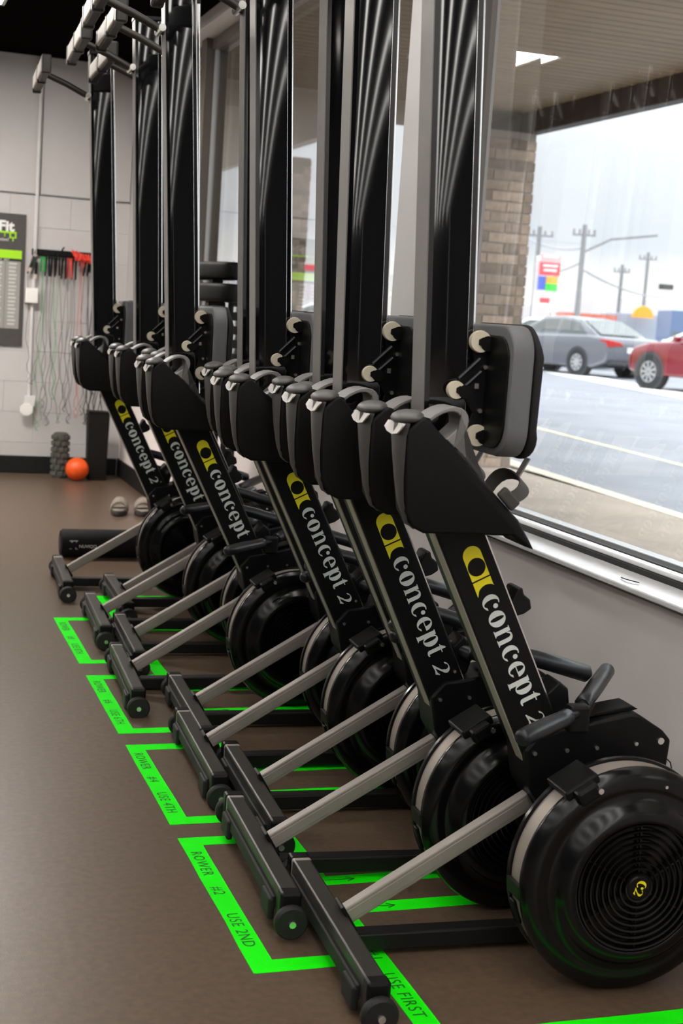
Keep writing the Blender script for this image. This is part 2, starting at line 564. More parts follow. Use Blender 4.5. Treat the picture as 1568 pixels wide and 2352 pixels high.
def make_rower():
    root = empty('rowing_machine')
    # ---- crossbar on the floor
    fo = MB().box((0.002, 0, 0.060), (0.040, 0.54, 0.050), bev=0.005).build('front_foot', M['bar'], root)
    MB().box((-0.021, 0, 0.046), (0.008, 0.50, 0.030), bev=0.003).build('foot_strip', M['rubber'], fo)
    for sy in (-1, 1):
        MB().box((0.001, sy * 0.285, 0.058), (0.044, 0.034, 0.060), bev=0.006).build('end_cap', M['plastic'], fo)
        MB().lathe([(0.0, -.011), (.030, -.011), (.034, -.006), (.034, .006), (.030, .011), (0, .011)], (0.0, sy * 0.313, 0.034), 24).build('wheel', M['rubber'], fo, 40)
        MB().box((-0.025, sy * 0.215, 0.034), (0.014, 0.07, 0.046), bev=0.005).build('rubber_pad', M['rubber'], fo)
    for sy in (-1, 1):
        MB().cyl((0.0, sy * .324, .034), (0.0, sy * .329, .034), 0.007, 10).build('wheel_bolt', M['bolt'], fo)
    MB().box((0.002, 0.268, 0.0605), (0.0415, 0.02, 0.0515), bev=0.005).build('collar', M['leg'], fo)
    # ---- silver leg from the crossbar up to the frame
    a, e = Vector((0.022, 0, 0.078)), Vector((0.385, 0, 0.302))
    ang = -math.atan2((e - a).z, (e - a).x)
    lg = rot_y_box(MB(), (a + e) / 2, ((e - a).length, 0.026, 0.035), ang, 0.003).build('leg', M['leg'], root)
    rot_y_box(MB(), (a + e) / 2 + Vector((0, -0.0132, 0.0)), ((e - a).length - .01, 0.0016, 0.019), ang, .0007).build('rib', M['leg'], lg)
    rot_y_box(MB(), a + Vector((0.003, 0, 0)), (0.008, 0.05, 0.06), ang, 0.002).build('bracket', M['plastic'], lg)
    MB().box((0.285, 0.0, 0.027), (0.53, 0.04, 0.036), bev=0.004).build('floor_strut', M['blackbar'], root)
    # ---- frame box
    fb = MB()
    h = [fp(-.15, 0, 0), fp(-.15, .088, 0), fp(.50, .088, 0), fp(.555, .01, 0), fp(.555, 0, 0)]
    fb.prism([(p.x, p.z) for p in h], -0.04, 0.04, bev=0.0025)
    fr = fb.build('frame_box', M['frame'], root)
    u = MB()
    rot_y_box(u, fp(.205, -.0015, -.016), (0.70, 0.036, 0.003), math.atan2(0.896, 0.4436), 0.0008)
    u.build('underside_strip', M['stripgrey'], fr)
    ue = MB()
    rot_y_box(ue, fp(.17, .0882, -.0385), (0.64, 0.003, 0.0025), math.atan2(0.896, 0.4436))
    ue.build('edge_glint', M['chrome'], fr)  # added bright line in place of the window's highlight on this edge
    yf = -0.0408
    S0, T0 = 0.039, 0.049

    def em(s, t):
        return fp(S0 + s, T0 + t, yf)
    eb = MB()
    hw = 0.0187
    outer = arc(0.0187, 0, hw, hw, 270, 90, 20) + [(0.0665, hw), (0.0665, -hw)]
    # x runs down the frame, y across
    hole = ell(0.0425, 0, 0.0179, 0.0179, 30)
    eb.poly([outer, hole], em)
    conc = [(0.0695, -hw), (0.0695, hw), (0.0885, hw)] + arc(0.099, 0.0035, 0.0172, 0.0205, 125, 235, 16) + [(0.099, -hw)]
    eb.poly([conc], em)
    eb.build('emblem', M['yellow'], fr)
    lt = MB()
    u0 = 0.0325
    wd = write_glyphs(lt, 'concept', {'c': 1.08, 'o': 1.14, 'n': 1.16, 'e': 1.10, 'p': 1.12, 't': 1.0}, lambda x, y: em(0.102 + x * u0, (y - .5) * u0 + .001))
    write_glyphs(lt, '2', {}, lambda x, y: em(0.102 + (wd + .12 + x + y * .12) * u0 * 1.0, (y * .80 - .5) * u0 + .001))
    lt.build('lettering', M['white'], fr)
    for s_, t_ in ((0.50, 0.012), (0.47, 0.012), (0.455, 0.03), (0.43, 0.075)):
        p = fp(s_, t_, -.04)
        MB().cyl(p, p + Vector((0, -.004, 0)), .0035, 10).build('bolt', M['bolt'], fr)
    MB().prism([(.300, .70), (.312, .729), (.322, .731), (.326, .718), (.340, .708), (.344, .690), (.330, .680), (.305, .672)], -.028, .028, bev=.003).build('handle_hook', M['plastic'], root)
    # ---- monorail, leaning a little back
    la = math.atan(0.05)
    ml = Matrix.Translation((0.0997, 0, 0.95)) @ Matrix.Rotation(-la, 4, 'Y')

    def rp(x, y, z):
        return ml @ Vector((x, y, z))
    rb = MB()
    nn = 12
    side = [(0.0, -.035), (.009, -.035), (.0115, -.0165)]
    for i in range(nn + 1):
        x = .012 + (.078 - .012) * i / nn
        q_ = (x - .012) / .066
        side.append((x, -.0158 - .066 * (.12 * q_ + .15 * q_ * q_)))
    side += [(.0785, -.0335), (.081, -.035), (.090, -.035)]
    ring = side + [(x, -y) for x, y in side[::-1]]
    L = 1.25
    va = [rb.bm.verts.new(rp(x, y, 0)) for x, y in ring]
    vb = [rb.bm.verts.new(rp(x, y, L)) for x, y in ring]
    for i in range(len(ring)):
        j = (i + 1) % len(ring)
        rb.bm.faces.new((va[i], va[j], vb[j], vb[i]))
    rb.bm.faces.new(va[::-1])
    rb.bm.faces.new(vb)
    rl = rb.build('monorail', M['rail'], root, 12)
    tr_ = [(.0895, -.0335), (.0915, -.0338), (.0932, -.0332), (.0945, -.0318), (.0952, -.030), (.0952, .030), (.0945, .0318), (.0932, .0332), (.0915, .0338), (.0895, .0335)]
    bs_ = [(-.0025, -.0335), (0, -.0335), (0, .0335), (-.0025, .0335)]
    bd_ = [(.0797 + .0009 * math.cos(2 * PI * k / 8), -.0345 + .0009 * math.sin(2 * PI * k / 8)) for k in range(8)]  # added bright line in place of the glint on the groove step
    for nm, sec, m_, sm in (('bottom_strip', bs_, 'railgrey', 30), ('track', tr_, 'chrome', 70), ('edge_glint', bd_, 'chrome', 70)):
        q = MB()
        vv = [[q.bm.verts.new(rp(x, y, z)) for x, y in sec] for z in (.002, L)]
        for i in range(len(sec)):
            k2 = (i + 1) % len(sec)
            q.bm.faces.new((vv[0][i], vv[0][k2], vv[1][k2], vv[1][i]))
        q.bm.faces.new(vv[1])
        q.bm.faces.new(vv[0][::-1])
        bmesh.ops.recalc_face_normals(q.bm, faces=q.bm.faces)
        q.build(nm, M[m_], rl, sm)
    q = MB()
    q.box((0, 0, 0), (.1, .078, .016), bev=.004)
    q.bm.transform(ml @ Matrix.Translation((.045, 0, L + .006)))
    q.build('end_cap', M['plastic'], rl)
    # ---- rear foot at the top of the rail
    rf = MB().box((-.150, 0, 2.102), (.028, .56, .062), bev=.004).build('rear_foot', M['plastic'], root)
    for y0, y1 in ((-.255, -.03), (.03, .255)):
        MB().box((-.166, (y0 + y1) / 2, 2.104), (.010, y1 - y0, .052), bev=.004).build('rubber_pad', M['pad'], rf)
    for y0 in (-.285, .285, 0):
        MB().box((-.152, y0, 2.102), (.038, .03, .072), bev=.006).build('end_cap', M['bar'], rf)
    MB().tube([(-.14, 0, 2.108), (-.05, 0, 2.075), (.048, 0, 2.030)], .0125, 10).build('strut', M['bar'], rf, 40)
    MB().cyl((.034, -.05, 2.034), (.034, .05, 2.034), .011, 12).build('bolt', M['bolt'], rf)
    # ---- seat
    ry, rz, cr = .165, .118, .055
    zc = 1.106
    rr = []
    for cy, cz, a0 in ((ry - cr, rz - cr, 0), (-(ry - cr), rz - cr, 90), (-(ry - cr), -(rz - cr), 180), (ry - cr, -(rz - cr), 270)):
        rr += [(cy + cr * math.cos(math.radians(a0 + 90 * i / 6)), zc + cz + cr * math.sin(math.radians(a0 + 90 * i / 6))) for i in range(7)]
    se = MB().prism(rr, .206, .248, 'yz', bev=.006, only_rim=True).build('seat', M['seat'], root, 45)
    pm = MB()
    prr = [((y) * 1.01, zc + (z - zc) * 1.02) for y, z in rr]
    pm.prism(prr, .2485, .262, 'yz', bev=.005, only_rim=True)
    for v in pm.bm.verts:
        v.co.x += .006 * math.sin(v.co.z * 45) * (1 if v.co.x > .255 else 0.3)
    pm.build('seat_pad', M['seatpad'], se, 50)
    MB().prism([(y * .92, zc - .003 + (z - zc) * .86) for y, z in rr], .2025, .2065, 'yz', bev=.001).build('base_plate', M['plastic'], se)
    cg = MB()
    for sy in (-1, 1):
        cg.prism([(.172, 1.018), (.206, 1.006), (.206, 1.205), (.182, 1.207), (.172, 1.19), (.180, 1.15), (.150, 1.118), (.138, 1.100), (.146, 1.082), (.165, 1.085), (.182, 1.06)],
                 sy * .047 - .003, sy * .047 + .003, bev=.0012)
    cg.build('carriage', M['plastic'], root)
    car = root.children[-1]
    for zz, xx, rd in ((1.191, .184, .0195), (1.020, .192, .0195), (1.101, .144, .016)):
        for sy in (-1, 1):
            MB().lathe([(0, -.007), (rd, -.007), (rd + .001, 0), (rd, .007), (0, .007)], (xx, sy * .0555, zz), 20).build('roller', M['roller'], car, 40)
    for xx, zz, rd in ((.187, 1.190, .009), (.195, 1.020, .009), (.150, 1.101, .008)):
        for sy in (-1, 1):
            MB().cyl((xx, sy * .062, zz), (xx, sy * .066, zz), rd, 6).build('axle_nut', M['plastic_rough'], car)
            MB().cyl((xx + .010, sy * .0625, zz - .002), (xx + .010, sy * .0645, zz - .002), rd * 1.55, 14).build('washer', M['plastic_rough'], car)
    for xx, zz in ((.199, 1.145), (.195, 1.065)):
        MB().cyl((xx, -.05, zz), (xx, -.056, zz), .0042, 10).build('screw', M['bolt'], car)
    MB().box((.185, -.0525, 1.110), (.008, .004, .010)).build('label_plate', M['bolt'], car)
    for o1, o2 in (((.148, -.058, 1.122), (.186, -.058, 1.160)), ((.160, -.058, 1.108), (.190, -.058, 1.137))):
        MB().cyl(o1, o2, .004, 8).build('link_rod', M['grip'], car)
    # ---- two foot plates
    for sy, name in ((-1, 'footplate'), (1, 'footplate')):
        y0, y1 = (sy * .158, sy * .058) if sy < 0 else (.058, .158)
        poly = [(.026, 1.030), (.045, 1.052), (.060, 1.054), (.164, .957), (.246, .880), (.272, .842), (.281, .826), (.262, .832), (.238, .850),
                (.150, .851), (.069, .851), (.045, .862), (.031, .888), (.026, .95)]
        fpn = MB().prism(poly, y0, y1, bev=.006, seg=3, only_rim=True).build(name, M['plastic_rough'], root, 40)
        ym = (y0 + y1) / 2
        yo = -.158 if sy < 0 else .058          # side nearer the camera
        for v in fpn.data.vertices:             # the back narrows toward its foot
            if v.co.y > ym:
                q_ = max(0, min(1, (1.045 - v.co.z) / .19)) * max(0, min(1, (.17 - v.co.x) / .09))
                v.co.y -= .052 * q_
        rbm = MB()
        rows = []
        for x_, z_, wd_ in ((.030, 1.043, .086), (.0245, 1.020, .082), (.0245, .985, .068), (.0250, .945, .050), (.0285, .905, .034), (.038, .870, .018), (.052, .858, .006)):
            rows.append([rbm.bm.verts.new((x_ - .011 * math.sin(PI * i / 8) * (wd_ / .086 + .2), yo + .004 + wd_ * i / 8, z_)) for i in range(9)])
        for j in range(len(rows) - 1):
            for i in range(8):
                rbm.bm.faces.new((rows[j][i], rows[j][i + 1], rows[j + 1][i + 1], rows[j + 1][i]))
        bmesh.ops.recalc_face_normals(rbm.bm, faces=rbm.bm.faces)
        rbm.build('lit_back', M['rib'], fpn, 60)  # back face as a separate lighter part: light put into its colour
        # rounded grey heel end with a pale tab under it
        cp = MB()
        cp.sph((0, 0, 0), 1, (.027, .052, .0125), 18)
        cp.bm.transform(Matrix.Translation((.038, ym, 1.052)) @ Matrix.Rotation(math.radians(-12), 4, 'Y'))
        cp.build('heel_end', M['cap'], fpn, 60)
        tb = MB()
        pts = [(-.046, .0), (-.03, -.010), (0, -.015), (.03, -.011), (.046, -.001)]
        A = [tb.bm.verts.new((.018, ym + p[0], 1.042)) for p in pts]
        B = [tb.bm.verts.new((.0115, ym + p[0], 1.0315 + p[1] * .75)) for p in pts]
        A2 = [tb.bm.verts.new((.021, ym + p[0], 1.042)) for p in pts]
        B2 = [tb.bm.verts.new((.0145, ym + p[0], 1.0315 + p[1] * .75)) for p in pts]
        for i in range(4):
            tb.bm.faces.new((A[i], A[i + 1], B[i + 1], B[i]))
            tb.bm.faces.new((A2[i + 1], A2[i], B2[i], B2[i + 1]))
            tb.bm.faces.new((B[i], B[i + 1], B2[i + 1], B2[i]))
        tb.build('tab', M['tab'], fpn)
        # heel cup: a band standing off the sole in an arch
        dn = Vector((.719, 0, .695))
        dl = Vector((.719, 0, -.695))
        base = Vector((.066, 0, 1.052))
        cen = base + dl * .036
        op, ip = [], []
        for i in range(13):
            t = math.radians(178 - 176 * i / 12)
            op.append(cen + dl * (.036 * math.cos(t)) + dn * (.060 * math.sin(t)))
            ip.append(cen + dl * (min(.029 * math.cos(t), .014)) + dn * (.051 * math.sin(t) * (1 - .6 * (i / 12) ** 3)))
        op += [base + dl * .10 + dn * .012, base + dl * .16 + dn * .003]
        ip += [base + dl * .10 + dn * .004, base + dl * .16 + dn * .001]
        hc = MB()
        hc.prism([(p.x, p.z) for p in op] + [(p.x, p.z) for p in ip[::-1]], ym - .034, ym + .034, bev=.0015, seg=1, only_rim=True)
        hc.build('heel_cup', M['cup'], fpn, 35)
        # strap arched over the toes
        sb = base + dl * .205
        prev = None
        st = MB()
        ringv = []
        for i in range(15):
            t = math.radians(180 * i / 14)
            c_ = sb + Vector((0, ym - .050 * math.cos(t), 0)) + dn * (.060 * math.sin(t) ** .8)
            c_ += dl * (.012 * math.sin(t * 2))
            o_ = c_ + dn * .003
            ringv.append([st.bm.verts.new(p) for p in (c_ - dl * .013, c_ + dl * .013, o_ + dl * .013 + Vector((0, -.002 * math.cos(t), 0)), o_ - dl * .013 + Vector((0, -.002 * math.cos(t), 0)))])
        for i in range(14):
            for k in range(4):
                st.bm.faces.new((ringv[i][k], ringv[i][(k + 1) % 4], ringv[i + 1][(k + 1) % 4], ringv[i + 1][k]))
        so = st.build('strap', M['strap'], fpn, 50)
        tl = MB()
        pt = sb + Vector((0, ym + .010, 0)) + dn * .061
        rot_y_box(tl, pt + Vector((.012, 0, .016)), (.003, .022, .042), math.radians(28), .001)
        tl.build('strap_end', M['cup'], so)
        bk = MB()
        rot_y_box(bk, sb + Vector((0, ym - .050, 0)) + dn * .012, (.042, .014, .022), math.radians(44), .004)
        bk.build('buckle', M['strap'], so)
    # ---- flywheel
    fc = (.505, 0, .216)
    near = [(.2115, -.199), (.216, -.2005), (.217, -.206), (.2135, -.216), (.206, -.2235), (.193, -.228), (.180, -.2285), (.1755, -.2265),
            (.168, -.2275), (.158, -.232), (.1545, -.236), (.148, -.247), (.140, -.2525), (.128, -.2545), (.1245, -.253), (.1235, -.2365), (0.0, -.2365)]
    far = [(0.0, -.062), (.09, -.066), (.15, -.09), (.185, -.118), (.206, -.132), (.217, -.143), (.216, -.150), (.2115, -.1515), (.2105, -.1515)]
    fw = MB().lathe(near, fc, 72).lathe(far, fc, 72)
    bmesh.ops.recalc_face_normals(fw.bm, faces=fw.bm.faces)
    fh = fw.build('flywheel_housing', M['shell'], root, 35)
    MB().lathe([(.2105, -.152), (.2105, -.199)], fc, 96).build('perforated_band', M['band'], fh, 60)
    gr = MB()
    for i in range(9):
        r = .120 - .0118 * i
        gr.lathe([(r - .0016, -.244), (r - .0016, -.2525), (r + .0016, -.2535), (r + .0016, -.244), (r - .0016, -.244)], fc, 56)
    for k in range(6):
        a_ = math.radians(30 + 60 * k + 2)
        c_ = Vector((fc[0] + .07 * math.cos(a_), -.246, fc[2] + .07 * math.sin(a_)))
        gr.box(c_, (.105, .006, .0035), (-a_, 'Y'))
    gr.build('grille', M['shell'], fh, 40)
    hb = MB().lathe([(0, -.2545), (.021, -.2545), (.0235, -.252), (.0235, -.243)], fc, 32)
    hub = hb.build('hub', M['plastic'], fh, 40)
    lg2 = MB()
    rt = math.radians(-110)

    def hubp(x, y):
        px, py = (x - .95) * .0165, (y - .5) * .0165
        return (fc[0] + px * math.cos(rt) - py * math.sin(rt), -.2553, fc[2] + px * math.sin(rt) + py * math.cos(rt))
    for loops in glyph('c'):
        lg2.poly(loops, lambda a, b: hubp(a * 1.05, b * 1.15))
    for loops in glyph('2'):
        lg2.poly(loops, lambda a, b: hubp(a + .98, b * .85))
    lg2.build('hub_lettering', M['yellow'], fh)
    ca = math.radians(122)

    def tang(mb, ang, rad, size, y, bev):
        c_ = Vector((fc[0] + rad * math.cos(ang), y, fc[2] + rad * math.sin(ang)))
        mb.box(c_, size, (PI / 2 - ang, 'Y'), bev)
    cl = MB()
    tang(cl, ca, .2175, (.072, .088, .018), -.178, .004)
    tang(cl, ca, .208, (.045, .03, .03), -.228, .006)
    cl.build('clamp', M['plastic'], fh)
    for an_, sz_, yy_ in ((186, (.030, .062, .009), -.175), (200, (.05, .022, .008), -.160), (250, (.030, .062, .009), -.175)):
        c2 = MB()
        tang(c2, math.radians(an_), .2130, sz_, yy_, .003)
        c2.build('clip', M['plastic'], fh)
    p = Vector((fc[0] + .206 * math.cos(ca - .1), -.243, fc[2] + .206 * math.sin(ca - .1)))
    MB().cyl(p, p + Vector((0, -.004, 0)), .0055, 10).build('bolt', M['bolt'], fh)
    for an in (75, 10):
        a_ = math.radians(an)
        p = Vector((fc[0] + .19 * math.cos(a_), -.2285, fc[2] + .19 * math.sin(a_)))
        MB().cyl(p, p + Vector((0, -.003, 0)), .003, 8).build('bolt', M['bolt'], fh)
    # ---- chain cover behind the flywheel
    cc = MB().prism([(.36, .34), (.345, .415), (.372, .448), (.42, .455), (.482, .470), (.565, .487), (.584, .484), (.637, .452), (.656, .432), (.652, .365), (.63, .30), (.52, .17), (.44, .22)],
                    -.052, .05, bev=.005).build('chain_cover', M['plastic'], root)
    MB().prism([(.46, .471), (.50, .484), (.575, .497), (.590, .490), (.57, .486)], -.03, .03, bev=.002).build('top_plate', M['plastic_rough'], cc)
    for x, z, r in ((.365, .411, .0042), (.432, .416, .0042), (.495, .420, .004), (.579, .427, .004), (.632, .432, .007)):
        MB().cyl((x, -.052, z), (x, -.0565, z), r, 10).build('bolt', M['bolt'], cc)
    MB().tube([(.645, -.045, .40), (.662, -.048, .385), (.668, -.05, .36), (.664, -.05, .338), (.655, -.05, .325)], .0014, 6).build('cable', M['rubber'], cc)
    # ---- chain handle and the monitor arm
    hn, hm, hf = Vector((.262, -.208, .490)), Vector((.428, -.09, .502)), Vector((.598, .13, .531))
    hh = MB()
    hh.tube([hm + (hn - hm) * .25, hm, hm + (hf - hm) * .25], .0105, 12)
    ho = hh.build('handle', M['plastic'], root, 50)
    for e_, b_ in ((hn, hm), (hf, hm)):
        v = e_ - b_
        ps = [b_ + v * t for t in (.16, .18, .3, .55, .8, .95, .985, 1.0)]
        MB().tube(ps, .0, 14, rads=[.013, .0172, .0165, .0178, .0172, .0165, .0125, .004]).build('grip', M['grip'], ho, 50)
    MB().box(hm + Vector((0.004, .005, -.012)), (.042, .03, .055), bev=.006).build('yoke', M['plastic'], ho)
    MB().tube([(.33, .055, .588), (.40, .06, .571), (.515, .06, .539), (.523, .06, .537)], 0, 12, rads=[.0165, .0175, .0178, .008]).build('support_arm', M['grip'], root, 50)
    MB().prism([(.395, .52), (.42, .545), (.44, .53), (.445, .50), (.435, .46), (.40, .455)], -.02, .045, bev=.004).build('arm_bracket', M['plastic'], root)
    return root


rower = make_rower()
tag(rower, cat='rowing machine', group='rowing machines stored upright along the window')
PV = 0.505     # flywheel contact, pivot for the small leans


def place_rower(o, x, y, yaw, lean, label):
    m = Matrix.Translation((x, y, 0)) @ Matrix.Rotation(-yaw, 4, 'Z') @ Matrix.Translation((PV, 0, 0)) @ Matrix.Rotation(lean, 4, 'Y') @ Matrix.Translation((-PV, 0, 0))
    o.rotation_mode = 'XYZ'
    o.location = m.to_translation()
    o.rotation_euler = m.to_euler('XYZ')
    o['label'] = label


ROW = [(.880, 2.455, .05, 0.0, 'nearest'), (.830, 2.83, .05, .015, 'second'), (.924, 3.235, .05, .003, 'third'), (.869, 3.575, .05, -.008, 'fourth'),
       (.922, 3.95, .05, 0, 'fifth'), (.812, 4.375, .05, -.012, 'sixth'), (.896, 4.815, .05, 0, 'seventh'), (.844, 5.19, .05, 0, 'eighth'),
       (.985, 5.57, .03, 0, 'ninth'), (.821, 6.0, .05, -.006, 'farthest')]
extra = {'nearest': 'nearest black rowing machine of the upright row, grille facing the right edge',
         'farthest': 'farthest black rowing machine of the upright row, close to the back wall'}
for i, (x, y, yaw, lean, nm) in enumerate(ROW):
    o = rower if i == 0 else copy_tree(rower)
    if nm in ('second', 'fourth', 'farthest'):      # here the handle hangs clear of the frame box
        for ch in o.children:
            if ch.name.split('.')[0] == 'handle':
                piv = Vector((.428, -.09, .502))
                rz_ = Matrix.Rotation(math.radians(72), 3, 'Z')
                ch.rotation_euler = (0, 0, math.radians(72))
                ch.location = piv - rz_ @ piv + Vector((.035, .02, 0))
    place_rower(o, x, y, yaw, lean, extra.get(nm, '%s black rowing machine counted from the near end of the upright row' % nm))

# ------------------------------------------------------------------ green floor tape
TZ = 0.0006


def strip(o, x0, x1, y0, y1, k=0):
    me = MB()
    z = TZ + 0.0004 * k
    nseg = 6
    if x1 - x0 > y1 - y0:
        ps = [(x0 + (x1 - x0) * i / nseg) for i in range(nseg + 1)]
        top = [(p, y1 + random.uniform(-.0012, .0012)) for p in ps]
        bot = [(p, y0 + random.uniform(-.0012, .0012)) for p in ps]
    else:
        ps = [(y0 + (y1 - y0) * i / nseg) for i in range(nseg + 1)]
        top = [(x1 + random.uniform(-.0012, .0012), p) for p in ps][::-1]
        bot = [(x0 + random.uniform(-.0012, .0012), p) for p in ps][::-1]
    pl = bot + top[::-1]
    me.prism(pl, 0.0, z, 'xy')
    return me.build('tape_strip', M['tape'], o)


def arrow(o, x, y):
    mb = MB()
    for p0, p1 in (((x - .11, y), (x, y)), ((x - .018, y + .010), (x, y)), ((x - .018, y - .010), (x, y))):
        v = Vector((p1[0] - p0[0], p1[1] - p0[1]))
        n_ = Vector((-v.y, v.x)).normalized() * .0013
        mb.poly([[(p0[0] - n_.x, p0[1] - n_.y), (p1[0] - n_.x, p1[1] - n_.y), (p1[0] + n_.x, p1[1] + n_.y), (p0[0] + n_.x, p0[1] + n_.y)]], lambda a, b: (a, b, .0016))
    mb.build('drawn_arrow', M['marker'], o)


def tape_text(o, txt, x, ytop, size):
    text_mesh(txt, size, lambda a, b: (x + b, ytop - a, .0018), 'handwriting', M['marker'], o, spacing=1.12)


LW = .048
for i, (y0, y1, words, nm) in enumerate(((2.401, 3.087, (('ROWER', 3.00), ('#2', 2.80), ('USE 2ND', 2.665)), 'nearest'),
                                         (3.175, 3.796, (('ROWER', 3.72), ('#4', 3.52), ('USE 4TH', 3.40)), 'second nearest'),
                                         (3.902, 4.544, (('ROWER', 4.47), ('#6', 4.25), ('USE 6TH', 4.14)), 'second farthest'),
                                         (4.70, 5.404, (('ROWER', 5.32), ('#8', 5.09), ('USE 8TH', 4.98)), 'farthest'))):
    o = empty('floor_tape', (0, 0, 0), label='bright green tape box open toward the machines, %s on the aisle side' % nm, cat='tape', group='green tape boxes on the aisle side')
    strip(o, .712, .712 + LW, y0, y1, 1)
    strip(o, .714, .935, y1 - LW, y1)
    strip(o, .714, .935, y0, y0 + LW)
    for t_, yy in words:
        tape_text(o, t_, .722, yy, .036)
for i, (y0, y1, words, nm) in enumerate(((2.073, 2.673, (('#1', 2.45), ('USE FIRST', 2.355)), 'nearest'),
                                         (2.773, 3.383, (), 'second nearest'),
                                         (3.527, 4.133, (), 'middle'),
                                         (4.335, 4.96, (), 'second farthest'),
                                         (5.168, 5.812, (('#9', 5.58),), 'farthest'))):
    o = empty('floor_tape', (0, 0, 0), label='bright green tape box running under the flywheels, %s one' % nm, cat='tape', group='green tape boxes under the flywheels')
    strip(o, .938, .938 + LW, y0, y1, 1)
    strip(o, .942, 1.47, y1 - LW, y1)
    strip(o, .942, 1.47, y0, y0 + LW)
    arrow(o, 1.085, y1 - .024)
    if i < 3:
        arrow(o, 1.045, y0 + .024)
    for t_, yy in words:
        tape_text(o, t_, .948, yy, .036)

# ------------------------------------------------------------------ things on the floor at the far end
M['foam'] = mat('black_foam', (0.007, 0.007, 0.0075), 0.75, spec=0.2, bump=0.4, bscale=150)
M['print'] = mat('grey_print', (0.8, 0.8, 0.78), 0.6)
M['sandal'] = mat('grey_sandal', (0.22, 0.19, 0.165), 0.8, noise=0.2, nscale=60)
M['sole'] = mat('dark_sole', (0.03, 0.026, 0.024), 0.8)
M['orange'] = mat('orange_rubber', (0.90, 0.10, 0.008), 0.45, noise=0.15, nscale=14)
M['grid'] = mat('grey_green_foam', (0.075, 0.075, 0.062), 0.8, noise=0.3, nscale=30)
M['bin'] = mat('black_bin', (0.007, 0.006, 0.0055), 0.65, spec=0.2)

t = empty('foam_roller', (1.10, 6.71, 0.068), label='black foam roller with white print lying on the floor beside the farthest machine', cat='roller')
rp_ = [(0.0, -.197), (.045, -.200), (.060, -.197), (.067, -.187), (.067, .187), (.060, .197), (.045, .200), (0, .200)]
rb = MB().lathe(rp_, (0, 0, 0), 36, axis='x')
rb.build('body', M['foam'], t, 40)
MB().lathe([(0.0, -.201), (.03, -.2012), (.035, -.1995)], (0, 0, 0), 20, axis='x').build('end_plug', M['plastic'], t)
RR = .0676


def on_roll(a, b):
    th = math.radians(160 + 20) + b / RR
    # angle measured in the y-z plane; front faces -y
    return (a, RR * math.cos(th), RR * -math.sin(th + PI) * -1 * -1)


def roll_pt(a, b):
    th = math.radians(4) + b / RR
    return (a, -RR * math.cos(th), RR * math.sin(th))


text_mesh('NUVIQO', .021, lambda a, b: roll_pt(-.118 + a, -.016 + b), 'lettering', M['print'], t)
lb = MB()
for (x0, y0_, x1, y1_) in ((0, 0, .003, .042), (.036, 0, .039, .042), (.003, .039, .036, .042), (.007, 0, .010, .036), (.029, 0, .032, .036)):
    lb.poly([[(x0, y0_), (x1, y0_), (x1, y1_), (x0, y1_)]], lambda a, b: roll_pt(-.162 + a, -.024 + b))
lb.poly([[(.010, .036), (.029, .003), (.031, .006), (.012, .039)]], lambda a, b: roll_pt(-.162 + a, -.024 + b))
lb.build('logo', M['print'], t)


def sandal(x, y, rz, label):
    o = empty('sandal', (x, y, 0), rz, label=label, cat='sandal', group='pair of grey sandals')
    out = []
    for i in range(28):
        a = 2 * PI * i / 28
        ln = .128 if math.sin(a) < 0 else .125
        wv = .047 - .008 * max(0, math.sin(a))
        out.append((wv * math.cos(a), ln * math.sin(a)))
    MB().prism(out, 0.0, .030, 'xy', bev=.006, only_rim=True).build('sole', M['sole'], o, 50)
    MB().prism([(p[0] * .93, p[1] * .95) for p in out], .030, .036, 'xy', bev=.003, only_rim=True).build('footbed', M['sandal'], o, 50)
    st = MB()
    rows = []
    for j in range(7):
        yy = -.058 + .085 * j / 6
        wv = .050 * math.sqrt(max(.12, 1 - (yy / .135) ** 2)) + .002
        hz = .052 + .026 * math.sin((j + .8) / 6.8 * PI / 2)
        rows.append([st.bm.verts.new((-wv * math.cos(PI * i / 12), yy, .02 + hz * math.sin(PI * i / 12) ** .8)) for i in range(13)])
    for j in range(6):
        for i in range(12):
            st.bm.faces.new((rows[j][i], rows[j][i + 1], rows[j + 1][i + 1], rows[j + 1][i]))
    so = st.build('strap', M['sandal'], o, 70)
    sm = so.modifiers.new('thick', 'SOLIDIFY')
    sm.thickness = .006
    return o


sandal(1.425, 8.13, math.radians(-14), 'left one of two grey slide sandals by the right baseboard')
sandal(1.560, 8.13, math.radians(-8), 'right one of two grey slide sandals, nearest the wall')

t = empty('spiked_roller', (1.285, 9.74, 0), label='knobbly grey green massage roller standing against the back wall', cat='roller')
MB().lathe([(0, .0), (.050, .0), (.052, .3), (.035, .31), (0, .31)], (0, 0, 0.0), 24, axis='z').build('core', M['grid'], t, 40)
kb = MB()
for r in range(7):
    for k in range(8):
        a = 2 * PI * (k + .5 * (r % 2)) / 8
        kb.box((.052 * math.cos(a), .052 * math.sin(a), .03 + .041 * r), (.022, .03, .029), (a, 'Z'), .004)
kb.build('knobs', M['grid'], t)['kind'] = 'stuff'
t = MB().sph((0, 0, 0), .078, n=28).build('massage_ball', M['orange'], None, 80)
t.location = (1.383, 9.60, .078)
tag(t, 'orange rubber ball on the floor between two rollers', 'ball')
t = empty('storage_bin', (1.525, 9.70, 0), label='tall narrow black bin standing in the far corner', cat='bin')
MB().prism([(-.062, 0), (.062, 0), (.072, .46), (-.072, .46)], -.06, .06, bev=.006).build('body', M['bin'], t)
MB().box((0, 0, .463), (.15, .13, .012), bev=.004).build('rim', M['plastic'], t)

